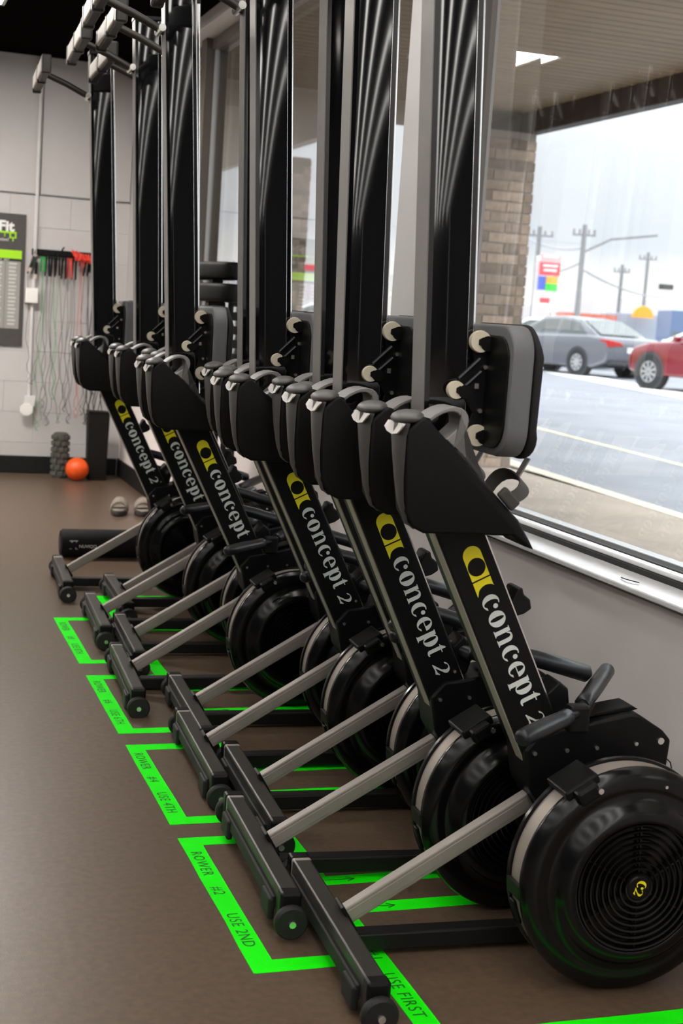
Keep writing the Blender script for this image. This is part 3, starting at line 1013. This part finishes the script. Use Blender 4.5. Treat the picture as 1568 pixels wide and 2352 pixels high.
# ------------------------------------------------------------------ jump-rope rack and ropes on the back wall
M['cordk'] = mat('black_cord', (0.012, 0.016, 0.013), 0.5)
M['cordg'] = mat('grey_cord', (0.05, 0.055, 0.05), 0.5)
M['cordr'] = mat('red_cord', (0.55, 0.05, 0.035), 0.5)
M['cordgreen'] = mat('green_cord', (0.02, 0.32, 0.06), 0.5)
M['red'] = mat('red_plastic', (0.75, 0.05, 0.03), 0.45)
M['wood'] = mat('pale_handle_tip', (0.72, 0.52, 0.38), 0.5)
WY = YB - 0.004
t = empty('rope_rack', (1.265, WY, 1.485), label='black wall rack with a row of hooks on the back wall', cat='rack')
MB().box((0, -.010, .022), (.40, .018, .045), bev=.003).build('board', M['plastic'], t)
hk = MB()
for i in range(12):
    x = -.185 + .0335 * i
    hk.tube([(x, -.018, .015), (x, -.05, .012), (x, -.062, .022), (x, -.062, .035)], .0035, 6)
hk.build('hooks', M['plastic'], t)
MB().tube([(.0, -.018, .045), (.005, -.035, .060), (.012, -.035, .068)], .006, 6).build('peg', M['plastic'], t)


def rope(i, x, lo, spread, cm, hm, hl, label, tilt=0.0, thick=.0017):
    z0 = 1.485
    y = WY - .052 - .006 * (i % 3)
    o = empty('jump_rope', (x, y, z0), label=label, cat='jump rope', group='jump ropes hanging from the rack')
    mb = MB()
    for s in (-1, 1):
        a = Vector((s * .008, -.012 * s, -.005))
        b = Vector((s * .012 + tilt, -.012 * s, -.005 - hl))
        mb.tube([a, a.lerp(b, .5), b], .008, 8, rads=[.0085, .0072, .006])
    mb.build('handle', M[hm], o, 40)
    cd = MB()
    L_ = []
    for k in range(25):
        t_ = k / 24
        ang = t_ * PI
        zz = -hl - (z0 - lo - hl) * math.sin(ang) ** .55 if 0 < k < 24 else -hl
        xx = (-.012 + tilt) * math.cos(ang) + spread * math.sin(ang * 2) * .55 + .012 * math.sin(k * 1.7 + i)
        if 8 < k < 16:
            xx += spread * math.cos(ang) * -1.1
        L_.append((xx, .004 * math.sin(k), zz))
    cd.tube(L_, thick, 5)
    cd.build('cord', M[cm], o, 80)


rope(0, 1.085, .62, .02, 'cordg', 'cordk', .12, 'jump rope with pale handle tips at the left end of the rack', -.035)
rope(1, 1.135, .30, .05, 'cordgreen', 'cordgreen', .10, 'green jump rope hanging to the floor near the conduit')
rope(2, 1.165, .46, .03, 'cordg', 'plastic', .13, 'thin grey jump rope third from the left of the rack')
rope(3, 1.205, .34, .045, 'cordk', 'plastic', .13, 'black jump rope fourth from the left with a wide loop')
rope(4, 1.235, .52, .02, 'cordgreen', 'plastic', .12, 'dark green jump rope fifth from the left')
rope(5, 1.275, .36, .05, 'cordk', 'plastic', .14, 'black jump rope in the middle of the rack')
rope(6, 1.315, .44, .03, 'cordg', 'red', .13, 'grey jump rope with dark red handles right of the middle')
rope(7, 1.345, .36, .035, 'cordk', 'plastic', .14, 'black jump rope left of the red one')
rope(8, 1.395, .40, .025, 'cordr', 'red', .05, 'red jump rope near the right end of the rack')
rope(9, 1.435, .42, .04, 'cordk', 'plastic', .11, 'black jump rope with tilted handle right of the red one', -.012)
rope(10, 1.50, .56, .03, 'cordk', 'plastic', .10, 'black jump rope hanging behind the farthest rowing machine')
for k_, (x_, lo_) in enumerate(((1.462, .36), (1.49, .30), (1.525, .33), (1.56, .16))):
    rope(11 + k_, x_, lo_, .006, 'cordk', 'plastic', .08, 'thick black cord hanging straight above the corner bin, %s of four from the left' % ('first', 'second', 'third', 'fourth')[k_], thick=.0034)
t = empty('coiled_rope', (1.40, WY - .085, 1.50), label='bundle of red jump rope coiled over the rack', cat='jump rope')
cu = MB()
cu.tube([(-.075 + .15 * k / 40, -.012 + .010 * math.sin(k * 1.9), .018 - .055 * k / 40 + .018 * math.sin(k * 1.3)) for k in range(41)], .009, 7)
cu.tube([(-.06 + .13 * k / 40, -.02 + .010 * math.cos(k * 1.7), -.01 + .022 * math.sin(k * 1.1 + 1)) for k in range(41)], .008, 7)
cu.build('coil', M['red'], t, 70)
t = empty('jump_rope', (1.065, WY - .06, 1.42), label='pair of black rope handles with bare tips sticking out left of the rack', cat='jump rope')
mb = MB()
mb.cyl((.02, 0, .05), (-.012, 0, -.02), .009, 8)
mb.cyl((.028, 0, .02), (.026, 0, -.06), .009, 8)
mb.build('grip', M['plastic'], t)
mb = MB()
mb.cyl((.028, 0, .068), (.02, 0, .05), .006, 8)
mb.cyl((-.012, 0, -.02), (-.024, 0, -.045), .006, 8)
mb.cyl((.026, 0, -.06), (.026, 0, -.09), .005, 8)
mb.build('tip', M['wood'], t)

# conduit, boxes, poster
M['paintw'] = mat('painted_steel', (0.66, 0.645, 0.64), 0.4)
M['outlet'] = mat('white_outlet', (0.82, 0.80, 0.76), 0.4)
t = empty('conduit', (0, 0, 0), label='grey painted electrical conduit running down the back wall', cat='conduit')
MB().tube([(1.085, WY - .013, ZC - .01), (1.085, WY - .013, 1.26)], .012, 10).build('upper_pipe', M['paintw'], t, 60)
MB().tube([(1.080, WY - .013, 1.17), (1.080, WY - .013, .52)], .012, 10).build('lower_pipe', M['paintw'], t, 60)
MB().box((1.07, WY - .03, 1.215), (.085, .058, .10), bev=.006).build('junction_box', M['outlet'], t)
MB().box((1.085, WY - .028, .50), (.075, .05, .075), bev=.005).build('lower_box', M['paintw'], t)
t = MB().prism([(.046 * math.cos(math.radians(22.5 + 45 * k)), .046 * math.sin(math.radians(22.5 + 45 * k))) for k in range(8)], -.012, .0, bev=.003).build('outlet_cover', M['outlet'])
t.location = (1.062, WY - .055, .445)
tag(t, 'white octagonal cover low on the wall at the end of the conduit', 'cover')

M['poster'] = mat('dark_grey_print', (0.06, 0.055, 0.052), 0.5, noise=0.1, nscale=30)
M['lime'] = mat('lime_print', (0.36, 0.75, 0.004), 0.5)
M['chartA'] = mat('chart_grey', (0.30, 0.30, 0.28), 0.5)
M['chartB'] = mat('chart_pale', (0.52, 0.52, 0.50), 0.5)
M['wprint'] = mat('white_print', (0.80, 0.79, 0.78), 0.5)
M['kprint'] = mat('black_print', (0.01, 0.014, 0.012), 0.5)
t = empty('poster', (0, WY, 0), label='dark grey poster with a lime band and a chart at the left edge', cat='poster')
PX = 1.022
MB().box((PX - .36, -.003, 1.308), (.72, .005, .882)).build('sheet', M['poster'], t)


def flat(mb, x0, x1, z0, z1, y=-.0062):
    mb.prism([(x0, z0), (x1, z0), (x1, z1), (x0, z1)], y - .0004, y)
    return mb


flat(MB(), PX - .66, PX - .022, 1.452, 1.508).build('lime_band', M['lime'], t)
flat(MB(), PX - .66, PX - .022, 1.434, 1.4515).build('heading_row', M['kprint'], t)
flat(MB(), PX - .66, PX - .028, .985, 1.4335).build('chart', M['chartA'], t)
tb = MB()
for r in range(17):
    z = 1.412 - .0252 * r
    for cx_, wd_ in ((-.078, .052), (-.175, .052), (-.272, .052), (-.37, .06), (-.48, .07), (-.58, .07)):
        flat(tb, PX + cx_ - wd_ / 2, PX + cx_ + wd_ / 2 - .004 * (r % 3), z, z + .013, -.0068)
tb.build('chart_rows', M['chartB'], t)['kind'] = 'stuff'
cl = MB()
for cx_ in (-.127, -.224, -.321, -.42):
    flat(cl, PX + cx_ - .0012, PX + cx_ + .0012, .985, 1.434, -.0069)
cl.build('chart_line', M['poster'], t)
text_mesh('Fit', .098, lambda a, b: (PX - .182 + a * 1.02, -.0069, 1.634 + b * .95), 'title', M['wprint'], t, bold=.004)
sp = MB()
flat(sp, PX - .3, PX - .062, 1.618, 1.630)
flat(sp, PX - .108, PX - .098, 1.590, 1.622)
flat(sp, PX - .072, PX - .062, 1.590, 1.622)
flat(sp, PX - .108, PX - .062, 1.586, 1.594)
flat(sp, PX - .088, PX - .080, 1.566, 1.590)
flat(sp, PX - .142, PX - .136, 1.594, 1.622)
sp.build('speech_outline', M['lime'], t)
text_mesh('ductive!', .030, lambda a, b: (PX - .205 + a, -.0069, 1.566 + b), 'slogan', M['wprint'], t)
text_mesh('1 RM   BEST', .017, lambda a, b: (PX - .19 + a, -.0069, 1.4365 + b), 'heading', M['wprint'], t)

# ------------------------------------------------------------------ black padded bench end and perforated post by the window
M['vinyl'] = mat('black_vinyl', (0.006, 0.0065, 0.0065), 0.6, spec=0.15)
t = empty('padded_bench', (1.50, 6.42, 0), label='two black rounded pads stacked on a stand before the far window', cat='bench')
for z0, z1, rx in ((1.345, 1.418, .40), (1.245, 1.325, .40)):
    pl = [(.10 * math.cos(a), rx * math.sin(a)) for a in [2 * PI * k / 28 for k in range(28)]]
    MB().prism(pl, z0, z1, 'xy', bev=.018, seg=3, only_rim=True).build('pad', M['vinyl'], t, 50)
MB().box((0.02, 0, .66), (.08, .08, 1.17), bev=.006).build('post', M['blackbar'], t)
MB().box((0.0, 0, .03), (.14, .5, .05), bev=.006).build('base', M['blackbar'], t)
MB().box((0.02, 0, 1.335), (.05, .05, .03)).build('spacer', M['blackbar'], t)
t = empty('rack_post', (1.60, 6.36, 0), label='black perforated steel upright with a row of round holes by the window', cat='post')
up = MB()
for sx in (-1, 1):
    up.box((sx * .021, 0, .65), (.014, .05, 1.25))
for k in range(20):
    z = .06 + .0625 * k
    up.box((0, 0, z), (.03, .05, .038))
up.build('upright', M['blackbar'], t)
MB().box((0, 0, .012), (.1, .3, .02), bev=.004).build('foot', M['blackbar'], t)

t = MB().tube([(1.742, 2.98, .6425), (1.738, 2.965, .6432), (1.738, 2.945, .6438), (1.744, 2.925, .6436), (1.752, 2.912, .6428)], .0014, 6).build('wire_scrap', M['rubber'])
tag(t, 'short bent piece of black wire lying on the white sill', 'wire')

# ------------------------------------------------------------------ outside: canopy, pillars, paving
M['soffit'] = mat('tan_soffit', (0.40, 0.31, 0.225), 0.6, noise=0.05, nscale=6, rand=0.06)
M['fascia'] = mat('brown_fascia', (0.075, 0.058, 0.052), 0.55, noise=0.15, nscale=5)
M['beige'] = mat('beige_fascia', (0.42, 0.36, 0.30), 0.6)
M['brick'] = mat('tan_brick', (0.37, 0.275, 0.21), 0.8, noise=0.2, nscale=18, rand=0.5)
M['mortar'] = mat('mortar', (0.33, 0.29, 0.25), 0.9)
M['walk'] = mat('concrete_walk', (0.42, 0.345, 0.285), 0.8, noise=0.13, nscale=2.2)
M['asphalt'] = mat('worn_asphalt', (0.215, 0.22, 0.245), 0.75, noise=0.13, nscale=0.9)
M['yline'] = mat('yellow_line', (0.80, 0.68, 0.38), 0.7, noise=0.2, nscale=12)
M['kerb'] = mat('pale_kerb', (0.72, 0.64, 0.50), 0.7, noise=0.1, nscale=6)
M['wline'] = mat('pale_paving', (0.85, 0.83, 0.80), 0.7)

struct(MB().box((3.72, 6.0, -0.055), (3.52, 60, 0.11)), 'sidewalk', M['walk'])
ke = struct(MB().prism([(5.48, -20), (5.48, 8.3), (5.70, 11.6), (6.05, 14), (6.6, 17.5), (6.6, 36), (6.42, 36), (6.42, 17.6), (5.88, 14.1), (5.53, 11.65), (5.33, 8.3), (5.33, -20)], -.11, .004, 'xy', bev=.004), 'kerb', M['kerb'])
struct(MB().box((105, 60, -0.16), (199.1, 300, 0.1)), 'parking_lot', M['asphalt'])
wk2 = struct(MB().prism([(5.4, 8.3), (5.53, 11.65), (5.88, 14.1), (6.42, 17.6), (6.42, 36), (5.4, 36)], -.11, .0, 'xy'), 'sidewalk_widening', M['walk'])
struct(MB().prism([(7.35, 4.0), (7.42, 4.0), (8.78, 17.6), (9.6, 24), (9.5, 24), (8.70, 17.6)], -.112, -.1075, 'xy'), 'lane_line', M['yline'])
sm_ = Vector((17.5, 28.0, -.11))
dv = Vector((3.1, 13.5, 0)).normalized()
nv = Vector((dv.y, -dv.x, 0))
pk = MB()
pts = [sm_ - dv * 25, sm_ + dv * 60, sm_ + dv * 60 + nv * 1.3, sm_ - dv * 25 + nv * 1.3]
pk.prism([(p.x, p.y) for p in pts], -.112, -.105, 'xy')
struct(pk, 'pale_strip', M['wline'])

can = empty('canopy', (0, 0, 0), kind='structure')
SZ = 3.04
pw = .125
plk = MB().prism([(-pw / 2 + .022, 0), (pw / 2 - .016, 0), (pw / 2 - .008, .016), (pw / 2 - .008, .022), (-pw / 2 + .008, .022), (-pw / 2 + .008, .016)], 0, 3.42, 'yz').mesh('soffit_plank', M['soffit'])
for k in range(112):
    link_mesh('soffit_plank', plk, can, (1.95, -1.0 + pw * (k + .5), SZ))
MB().box((3.67, 6.0, SZ + .038), (3.46, 14.0, .03)).build('soffit_backing', M['fascia'], can)
MB().box((5.37, 6.0, 3.04), (.12, 14.2, .36), bev=.01).build('fascia', M['fascia'], can)
MB().box((5.37, 6.0, 3.42), (.16, 14.3, .40), bev=.01).build('fascia_cap', M['beige'], can)
MB().box((4.6, 20.0, 4.40), (5.4, 14.0, .06)).build('far_soffit', M['soffit'], can)
MB().box((5.37, 19.5, 3.88), (.14, 12.6, .98), bev=.01).build('far_fascia', M['beige'], can)
MB().box((3.6, 13.1, 3.75), (3.4, .12, 1.36)).build('step_panel', M['beige'], can)
struct(MB().box((1.98, 16.5, 2.2), (.12, 12.8, 4.6)), 'wall_neighbour', M['beige'])
# facade over the windows, outside
struct(MB().box((1.955, 5.0, 3.1), (.03, 17, .62)), 'trim_4', M['beige'])


def pillar(x0, x1, y0, y1, ztop, label):
    o = empty('brick_pillar', ((x0 + x1) / 2, (y0 + y1) / 2, 0), label=label, cat='pillar', group='brick pillars of the canopy')
    wx, wy = x1 - x0, y1 - y0
    MB().box((0, 0, ztop / 2), (wx - .02, wy - .02, ztop)).build('core', M['mortar'], o)
    ch = .0875
    n = int(ztop / ch)
    bl = (wx - .09) / 2
    full = MB().box((0, 0, 0), (bl - .009, .09, ch - .010), bev=.004).mesh('brick', M['brick'])
    half = MB().box((0, 0, 0), (bl / 2 - .009, .09, ch - .010), bev=.004).mesh('brick', M['brick'])
    for r in range(n):
        z = ch * (r + .5)
        for side in range(4):
            rz = side * PI / 2
            dist = (wy if side % 2 == 0 else wx) / 2 - .045
            if r % 2 == 0:
                lay = [(-bl / 2 - .045, full), (bl / 2 - .045, full)]
            else:
                lay = [(-bl * .75 - .045, half), (-.045, full), (bl * .75 - .045, half)]
            for off, me in lay:
                b_ = link_mesh('brick', me, o)
                jut = random.uniform(-.004, .005)
                p = Matrix.Rotation(rz, 3, 'Z') @ Vector((off, -dist - jut, z))
                b_.location = p
                b_.rotation_euler = (0, 0, rz)
    return o


pillar(4.72, 5.40, 11.3, 11.98, 2.86, 'tan brick pillar carrying the canopy, seen right of the nearest rail')
pillar(4.42, 5.10, 16.9, 17.58, 3.08, 'tan brick pillar farther along the walk, seen between two rails')

# ------------------------------------------------------------------ cars
M['tyre'] = mat('tyre', (0.02, 0.02, 0.022), 0.8)
M['rim'] = mat('alloy', (0.62, 0.62, 0.64), 0.3, metal=0.7)
M['cglass'] = mat('car_glass', (0.03, 0.045, 0.045), 0.06, spec=0.9)
M['tail'] = mat('tail_lamp', (0.45, 0.02, 0.015), 0.25)
M['plate'] = mat('number_plate', (0.75, 0.75, 0.8), 0.4)
M['trimk'] = mat('dark_trim', (0.04, 0.04, 0.045), 0.6)


def car(loc, heading, paint, label, suv=False, sc=1.0):
    o = empty('car', loc, math.atan2(heading[1], heading[0]), label=label, cat='car')
    o.scale = (sc, sc, sc)
    W = .92
    if not suv:
        low = [(-2.40, .38), (-2.46, .62), (-2.44, .90), (-2.36, 1.00), (-1.7, 1.03), (-.2, .98), (.95, .94), (1.7, .86), (2.25, .74), (2.44, .56), (2.42, .30), (1.9, .22), (-1.9, .22)]
        cab = [(-2.05, 1.00), (-1.25, 1.40), (-.55, 1.47), (.1, 1.44), (1.15, .94)]
        wins = [[(-1.62, 1.03), (-1.18, 1.33), (-.55, 1.39), (-.52, 1.03)], [(-.46, 1.03), (-.49, 1.39), (.08, 1.37), (.80, 1.01)]]
        rear = ((-2.02, 1.035), (-1.28, 1.38))
        front = ((1.08, .99), (.12, 1.42))
        wr_, wx_ = .33, (-1.42, 1.45)
    else:
        low = [(-2.28, .48), (-2.33, .75), (-2.30, 1.08), (-.2, 1.10), (1.0, 1.06), (1.75, 1.0), (2.2, .88), (2.34, .66), (2.30, .38), (1.9, .30), (-1.9, .30)]
        cab = [(-2.25, 1.05), (-2.0, 1.58), (-1.2, 1.70), (-.1, 1.68), (1.05, 1.05)]
        wins = [[(-1.95, 1.13), (-1.80, 1.52), (-.95, 1.58), (-.92, 1.13)], [(-.85, 1.13), (-.88, 1.58), (-.12, 1.57), (.72, 1.12)]]
        rear = ((-2.24, 1.12), (-2.03, 1.54))
        front = ((.98, 1.10), (-.06, 1.65))
        wr_, wx_ = .37, (-1.25, 1.66)
    MB().prism(low, -W, W, bev=.07, seg=3).build('body', paint, o, 50)
    cb = MB()
    zb = min(p[1] for p in cab)
    zt = max(p[1] for p in cab)
    cb.prism(cab, -W + .06, W - .06, bev=.03, seg=2)

    def tum(z):
        return 1 - .22 * max(0, (z - zb) / (zt - zb))
    for v in cb.bm.verts:
        v.co.y *= tum(v.co.z)
    cb.build('cabin', paint, o, 40)
    for wpoly in wins:
        for sy in (-1, 1):
            g = MB()
            g.poly([wpoly], lambda a, b: (a, sy * ((W - .06) * tum(b) + .004), b))
            g.build('side_window', M['cglass'], o)
    for nm, (a, b) in (('rear_window', rear), ('windscreen', front)):
        g = MB()
        dx, dz = b[0] - a[0], b[1] - a[1]
        nn_ = Vector((-dz, 0, dx)).normalized()
        if nn_.z < 0:
            nn_ = -nn_
        ya, yb = (W - .14) * tum(a[1]), (W - .14) * tum(b[1])
        q = [Vector((a[0], -ya, a[1])), Vector((a[0], ya, a[1])), Vector((b[0], yb, b[1])), Vector((b[0], -yb, b[1]))]
        vs = [g.bm.verts.new(p + nn_ * .022) for p in q]
        g.bm.faces.new(vs)
        g.build(nm, M['cglass'], o)
    for x in wx_:
        for sy in (-1, 1):
            MB().cyl((x, sy * (W - .2), wr_ + .01), (x, sy * (W + .006), wr_ + .01), wr_ + .06, 24).build('wheel_arch', M['trimk'], o, 40)
            wh = MB().lathe([(wr_ * .62, -.11), (wr_ * .97, -.105), (wr_, -.06), (wr_, .06), (wr_ * .97, .105), (wr_ * .62, .11)], (x, sy * (W - .09), wr_), 28).build('wheel', M['tyre'], o, 45)
            rm = MB()
            yy = sy * (W + .005)
            rm.lathe([(wr_ * .56, -.03), (wr_ * .66, -.03), (wr_ * .66, .012), (wr_ * .56, .012), (wr_ * .56, -.03)], (x, yy, wr_), 28)
            MB().cyl((x, sy * (W - .08), wr_), (x, sy * (W - .03), wr_), wr_ * .64, 20).build('brake_disc', M['trimk'], wh)
            for k in range(9):
                a_ = 2 * PI * k / 9
                rm.box((x + wr_ * .32 * math.cos(a_), yy, wr_ + wr_ * .32 * math.sin(a_)), (wr_ * .55, .03, .038), (-a_, 'Y'))
            rm.build('rim', M['rim'], wh)
    zl = .86 if not suv else .98
    for sy in (-1, 1):
        MB().prism([(sy * .38, zl - .06), (sy * .90, zl - .10), (sy * .93, zl + .08), (sy * .5, zl + .03)], -2.49 if not suv else -2.36, -2.18 if not suv else -2.1, 'yz', bev=.02).build('tail_lamp', M['tail'], o)
        MB().box((.85, sy * (W + .09), zl + .12), (.10, .18, .12), bev=.03).build('mirror', paint, o)
    MB().box((-2.47 if not suv else -2.345, 0, .70), (.03, .5, .14), bev=.006).build('number_plate', M['plate'], o)
    MB().box((-2.43 if not suv else -2.3, 0, .36), (.12, 1.6, .10), bev=.03).build('lower_bumper', M['trimk'], o)
    return o


gp = mat('grey_car_paint', (0.16, 0.165, 0.19), 0.25, metal=0.4, coat=0.6)
rp2 = mat('red_car_paint', (0.20, 0.002, 0.012), 0.25, coat=0.7)
wp = mat('white_car_paint', (0.78, 0.80, 0.80), 0.3, coat=0.5)
H = Vector((-.56, .83, 0)).normalized()
CZ = -.11


def at_wheel(wx, wy, head, xw, side=1, sc=1.0):
    h = Vector((head[0], head[1], 0)).normalized()
    lft = Vector((-h.y, h.x, 0))
    return Vector((wx, wy, CZ)) - h * (xw * sc) - lft * (side * .9 * sc)


# wheel contact points on the lot
h1 = (-.26, .965)
car(at_wheel(21.0, 39.8, h1, -1.42, 1, 1.24), h1, gp, 'grey sedan parked across the lot, rear toward the window', sc=1.24)
h2 = (-.26, .965)
car(at_wheel(19.24, 32.49, h2, 1.66, 1, 1.2), h2, rp2, 'red crossover car at the right edge of the lot', suv=True, sc=1.2)
car(Vector((29.2, 45.5, CZ)), (-.5, .86), wp, 'white car parked behind the grey sedan', sc=1.22)
car(Vector((24.6, 50.0, CZ)), (-.7, .7), wp, 'white car beside the brick pillar, left of the grey sedan', sc=1.22)
car(Vector((15.6, 50.0, CZ)), (-.9, .4), wp, 'white car seen through the gap between two rails', sc=1.2)

# ------------------------------------------------------------------ far roadside
M['pole'] = mat('weathered_pole', (0.22, 0.22, 0.225), 0.8)
M['wire'] = mat('power_line', (0.35, 0.36, 0.40), 0.7)
M['signw'] = mat('sign_white', (0.82, 0.80, 0.82), 0.5)
M['signr'] = mat('sign_red', (0.80, 0.07, 0.09), 0.5)
M['signp'] = mat('sign_pink', (0.85, 0.42, 0.44), 0.5)
M['signb'] = mat('sign_blue', (0.06, 0.12, 0.62), 0.5)
M['signo'] = mat('sign_orange', (0.95, 0.38, 0.02), 0.5)
M['signg'] = mat('sign_green', (0.01, 0.78, 0.03), 0.5)
M['bld'] = mat('pale_building', (0.66, 0.61, 0.62), 0.7, noise=0.08, nscale=0.4)
M['bldg'] = mat('blue_grey_building', (0.34, 0.38, 0.45), 0.7)
M['green'] = mat('hedge_green', (0.12, 0.24, 0.03), 0.9, noise=0.4, nscale=2)
M['roofr'] = mat('red_roof_edge', (0.62, 0.16, 0.10), 0.6)
M['darkwin'] = mat('dark_window', (0.10, 0.13, 0.12), 0.3)
M['bus'] = mat('blue_van', (0.09, 0.16, 0.30), 0.4)


def ray_pt(px, py, dist):
    """a point seen in direction (px, py), dist metres along the view axis: used to survey the far scenery"""
    return Vector((0, 0, 1.22)) + (right * ((px - 784) / 3266.7) + down * ((py - 1176) / 3266.7) + fwd) * dist


FACE = math.atan2(-.32, .95)     # facing the shop, roughly


def utility_pole(px, ytop, dist, label, arm=1.2, lamp=False):
    b_ = ray_pt(px, ytop, dist)
    o = empty('utility_pole', (b_.x, b_.y, CZ), FACE, label=label, cat='utility pole', group='utility poles along the road')
    hgt = b_.z - CZ
    MB().cyl((0, 0, 0), (0, 0, hgt), .15, 10, r2=.10).build('mast', M['pole'], o, 50)
    c = MB()
    c.box((0, 0, hgt - .45), (arm * 2, .07, .08))
    c.build('crossarm', M['pole'], o)
    ins = MB()
    for x in (-arm * .9, -arm * .4, arm * .4, arm * .9):
        ins.cyl((x, 0, hgt - .4), (x, 0, hgt - .2), .05, 6)
    ins.build('insulator', M['pole'], o)
    if lamp:
        MB().tube([(0, 0, hgt - 1.2), (1.2, 0, hgt - .55), (3.2, 0, hgt - .25)], .05, 6).build('lamp_arm', M['pole'], o)
    return b_


p1 = utility_pole(1343, 516, 62, 'tall utility pole right of the coloured roadside sign', .5, lamp=True)
p2 = utility_pole(1240, 520, 70, 'utility pole directly behind the coloured roadside sign', .7)
p3 = utility_pole(1429, 608, 88, 'shorter utility pole third from the brick pillar', .5)
p4 = utility_pole(1489, 580, 95, 'utility pole above the orange dome sign', .6)


def wire_line(a, b, sag, nm, label):
    pts = [a.lerp(b, k / 14) - Vector((0, 0, sag * 4 * (k / 14) * (1 - k / 14))) for k in range(15)]
    o = MB().tube(pts, .045, 5).build(nm, M['wire'])
    tag(o, label, 'power line', 'power lines over the lot')


dz_ = Vector((0, 0, 2.0))
wire_line(p2 - Vector((0, 0, 2.1)), p1 - Vector((0, 0, 1.6)), .25, 'power_line', 'power line between the first two utility poles')
wire_line(p1 - Vector((0, 0, 1.9)), ray_pt(1600, 672, 92), .7, 'power_line', 'power line sagging from the tall pole to the right edge')
wire_line(ray_pt(1200, 540, 75), p1 + Vector((0, 0, -1.0)), .3, 'power_line', 'power line running left from the tall pole')
b_ = ray_pt(1529, 659, 90)
t = MB().box((0, 0, 0), (.9, .4, .35), bev=.05).build('traffic_signal', M['trimk'])
t.location = b_
tag(t, 'small dark signal hanging from the power line', 'signal')

# roadside sign
sd = 60
o = empty('roadside_sign', ray_pt(1254, 700, sd), FACE, label='tall roadside sign with red, blue, orange and green panels', cat='sign')
o.location.z = CZ
mpp = sd / 3266.7


def spanel(x0, x1, y0, y1, nm, m_, dpt=.3):
    a = ray_pt(1254, y0, sd).z - CZ
    b2 = ray_pt(1254, y1, sd).z - CZ
    MB().box(((x0 + x1) / 2 * mpp, 0, (a + b2) / 2), ((x1 - x0) * mpp, dpt, abs(a - b2) * .99), bev=.02).build(nm, M[m_], o)


spanel(-22, 24, 584, 604, 'panel', 'signp')
spanel(-22, 24, 604, 633, 'panel', 'signr')
spanel(-23, -7, 635, 667, 'panel', 'signb')
spanel(-6, 20, 635, 651, 'panel', 'signo')
spanel(-6, 20, 651, 668, 'panel', 'signg')
spanel(-16, 6, 684, 696, 'panel', 'signr')
for x in (-25, 20):
    MB().box((x * mpp, .25, 2.2), (.16, .16, 4.4)).build('post', M['signw'], o)
MB().box((-1 * mpp, .05, 4.28), (48 * mpp, .3, .2)).build('top_trim', M['signw'], o)
for k, (y_, w_) in enumerate(((611, 34), (621, 30), (590, 34))):
    zz = ray_pt(1254, y_, sd).z - CZ
    MB().box((1 * mpp, -.16, zz), (w_ * mpp, .02, .09)).build('print_line', M['signw'], o)


def far_building(px0, px1, ytop, dist, m_, label, depth=8, nm='building', rooftrim=None, windows=0, cat='building'):
    a, b2 = ray_pt(px0, ytop, dist), ray_pt(px1, ytop, dist)
    c = (a + b2) / 2
    wd_ = (Vector((a.x, a.y)) - Vector((b2.x, b2.y))).length
    rz = math.atan2(b2.y - a.y, b2.x - a.x)
    o = empty(nm, (c.x, c.y, CZ), rz, label=label, cat=cat)
    hgt = c.z - CZ
    MB().box((0, depth / 2, hgt / 2), (wd_, depth, hgt), bev=.03).build('walls', M[m_], o)
    if rooftrim:
        MB().box((0, depth / 2, hgt - .12), (wd_ + .2, depth + .2, .3)).build('roof_edge', M[rooftrim], o)
    for k in range(windows):
        MB().box((wd_ * ((k + .5) / windows - .5), -.03, hgt * .42), (wd_ / windows * .6, .08, hgt * .4)).build('window', M['darkwin'], o)
    return o


far_building(1196, 1300, 700, 78, 'bld', 'low pale shop behind the roadside sign', windows=3)
far_building(1290, 1420, 668, 120, 'bld', 'pale building beyond the tall utility pole', windows=0)
far_building(1400, 1640, 690, 110, 'bld', 'long pale warehouse filling the right background')
far_building(1418, 1660, 726, 74, 'bldg', 'low blue grey building behind the parked cars', 5)
far_building(1300, 1412, 722, 72, 'bld', 'flat pale canopy building with a thin red roof edge', 5, rooftrim='roofr')
far_building(600, 740, 606, 75, 'bld', 'filling station canopy with a red band seen between two rails', 6, rooftrim='signr')
far_building(380, 600, 596, 130, 'bld', 'pale building on the horizon seen left of the middle rails')
far_building(640, 712, 690, 60, 'bld', 'low white building seen under the red band', 4)
o = empty('dome_sign', ray_pt(1475, 726, 73.2), FACE, label='orange half dome sign on the low blue grey building', cat='sign')
MB().lathe([(0.0, -.2), (.50, -.2), (.52, 0), (.50, .2), (0, .2)], (0, 0, 0), 24, 0, PI).build('dome', M['signo'], o, 40)
MB().box((0, 0, -.04), (1.1, .42, .08)).build('base', M['signo'], o)
far_building(1543, 1600, 714, 66, 'bus', 'dark blue van at the right edge beyond the cars', 3, nm='van', windows=2, cat='van')
hb = empty('hedge', (14.6, 36.5, CZ), label='green hedge seen beside the far brick pillar', cat='hedge')
hm_ = MB()
for k in range(14):
    hm_.sph((random.uniform(-1.2, 1.2), random.uniform(-.5, .5), .5 + random.uniform(-.1, .5)), .55, n=8)
hm_.build('foliage', M['green'], hb, 80)
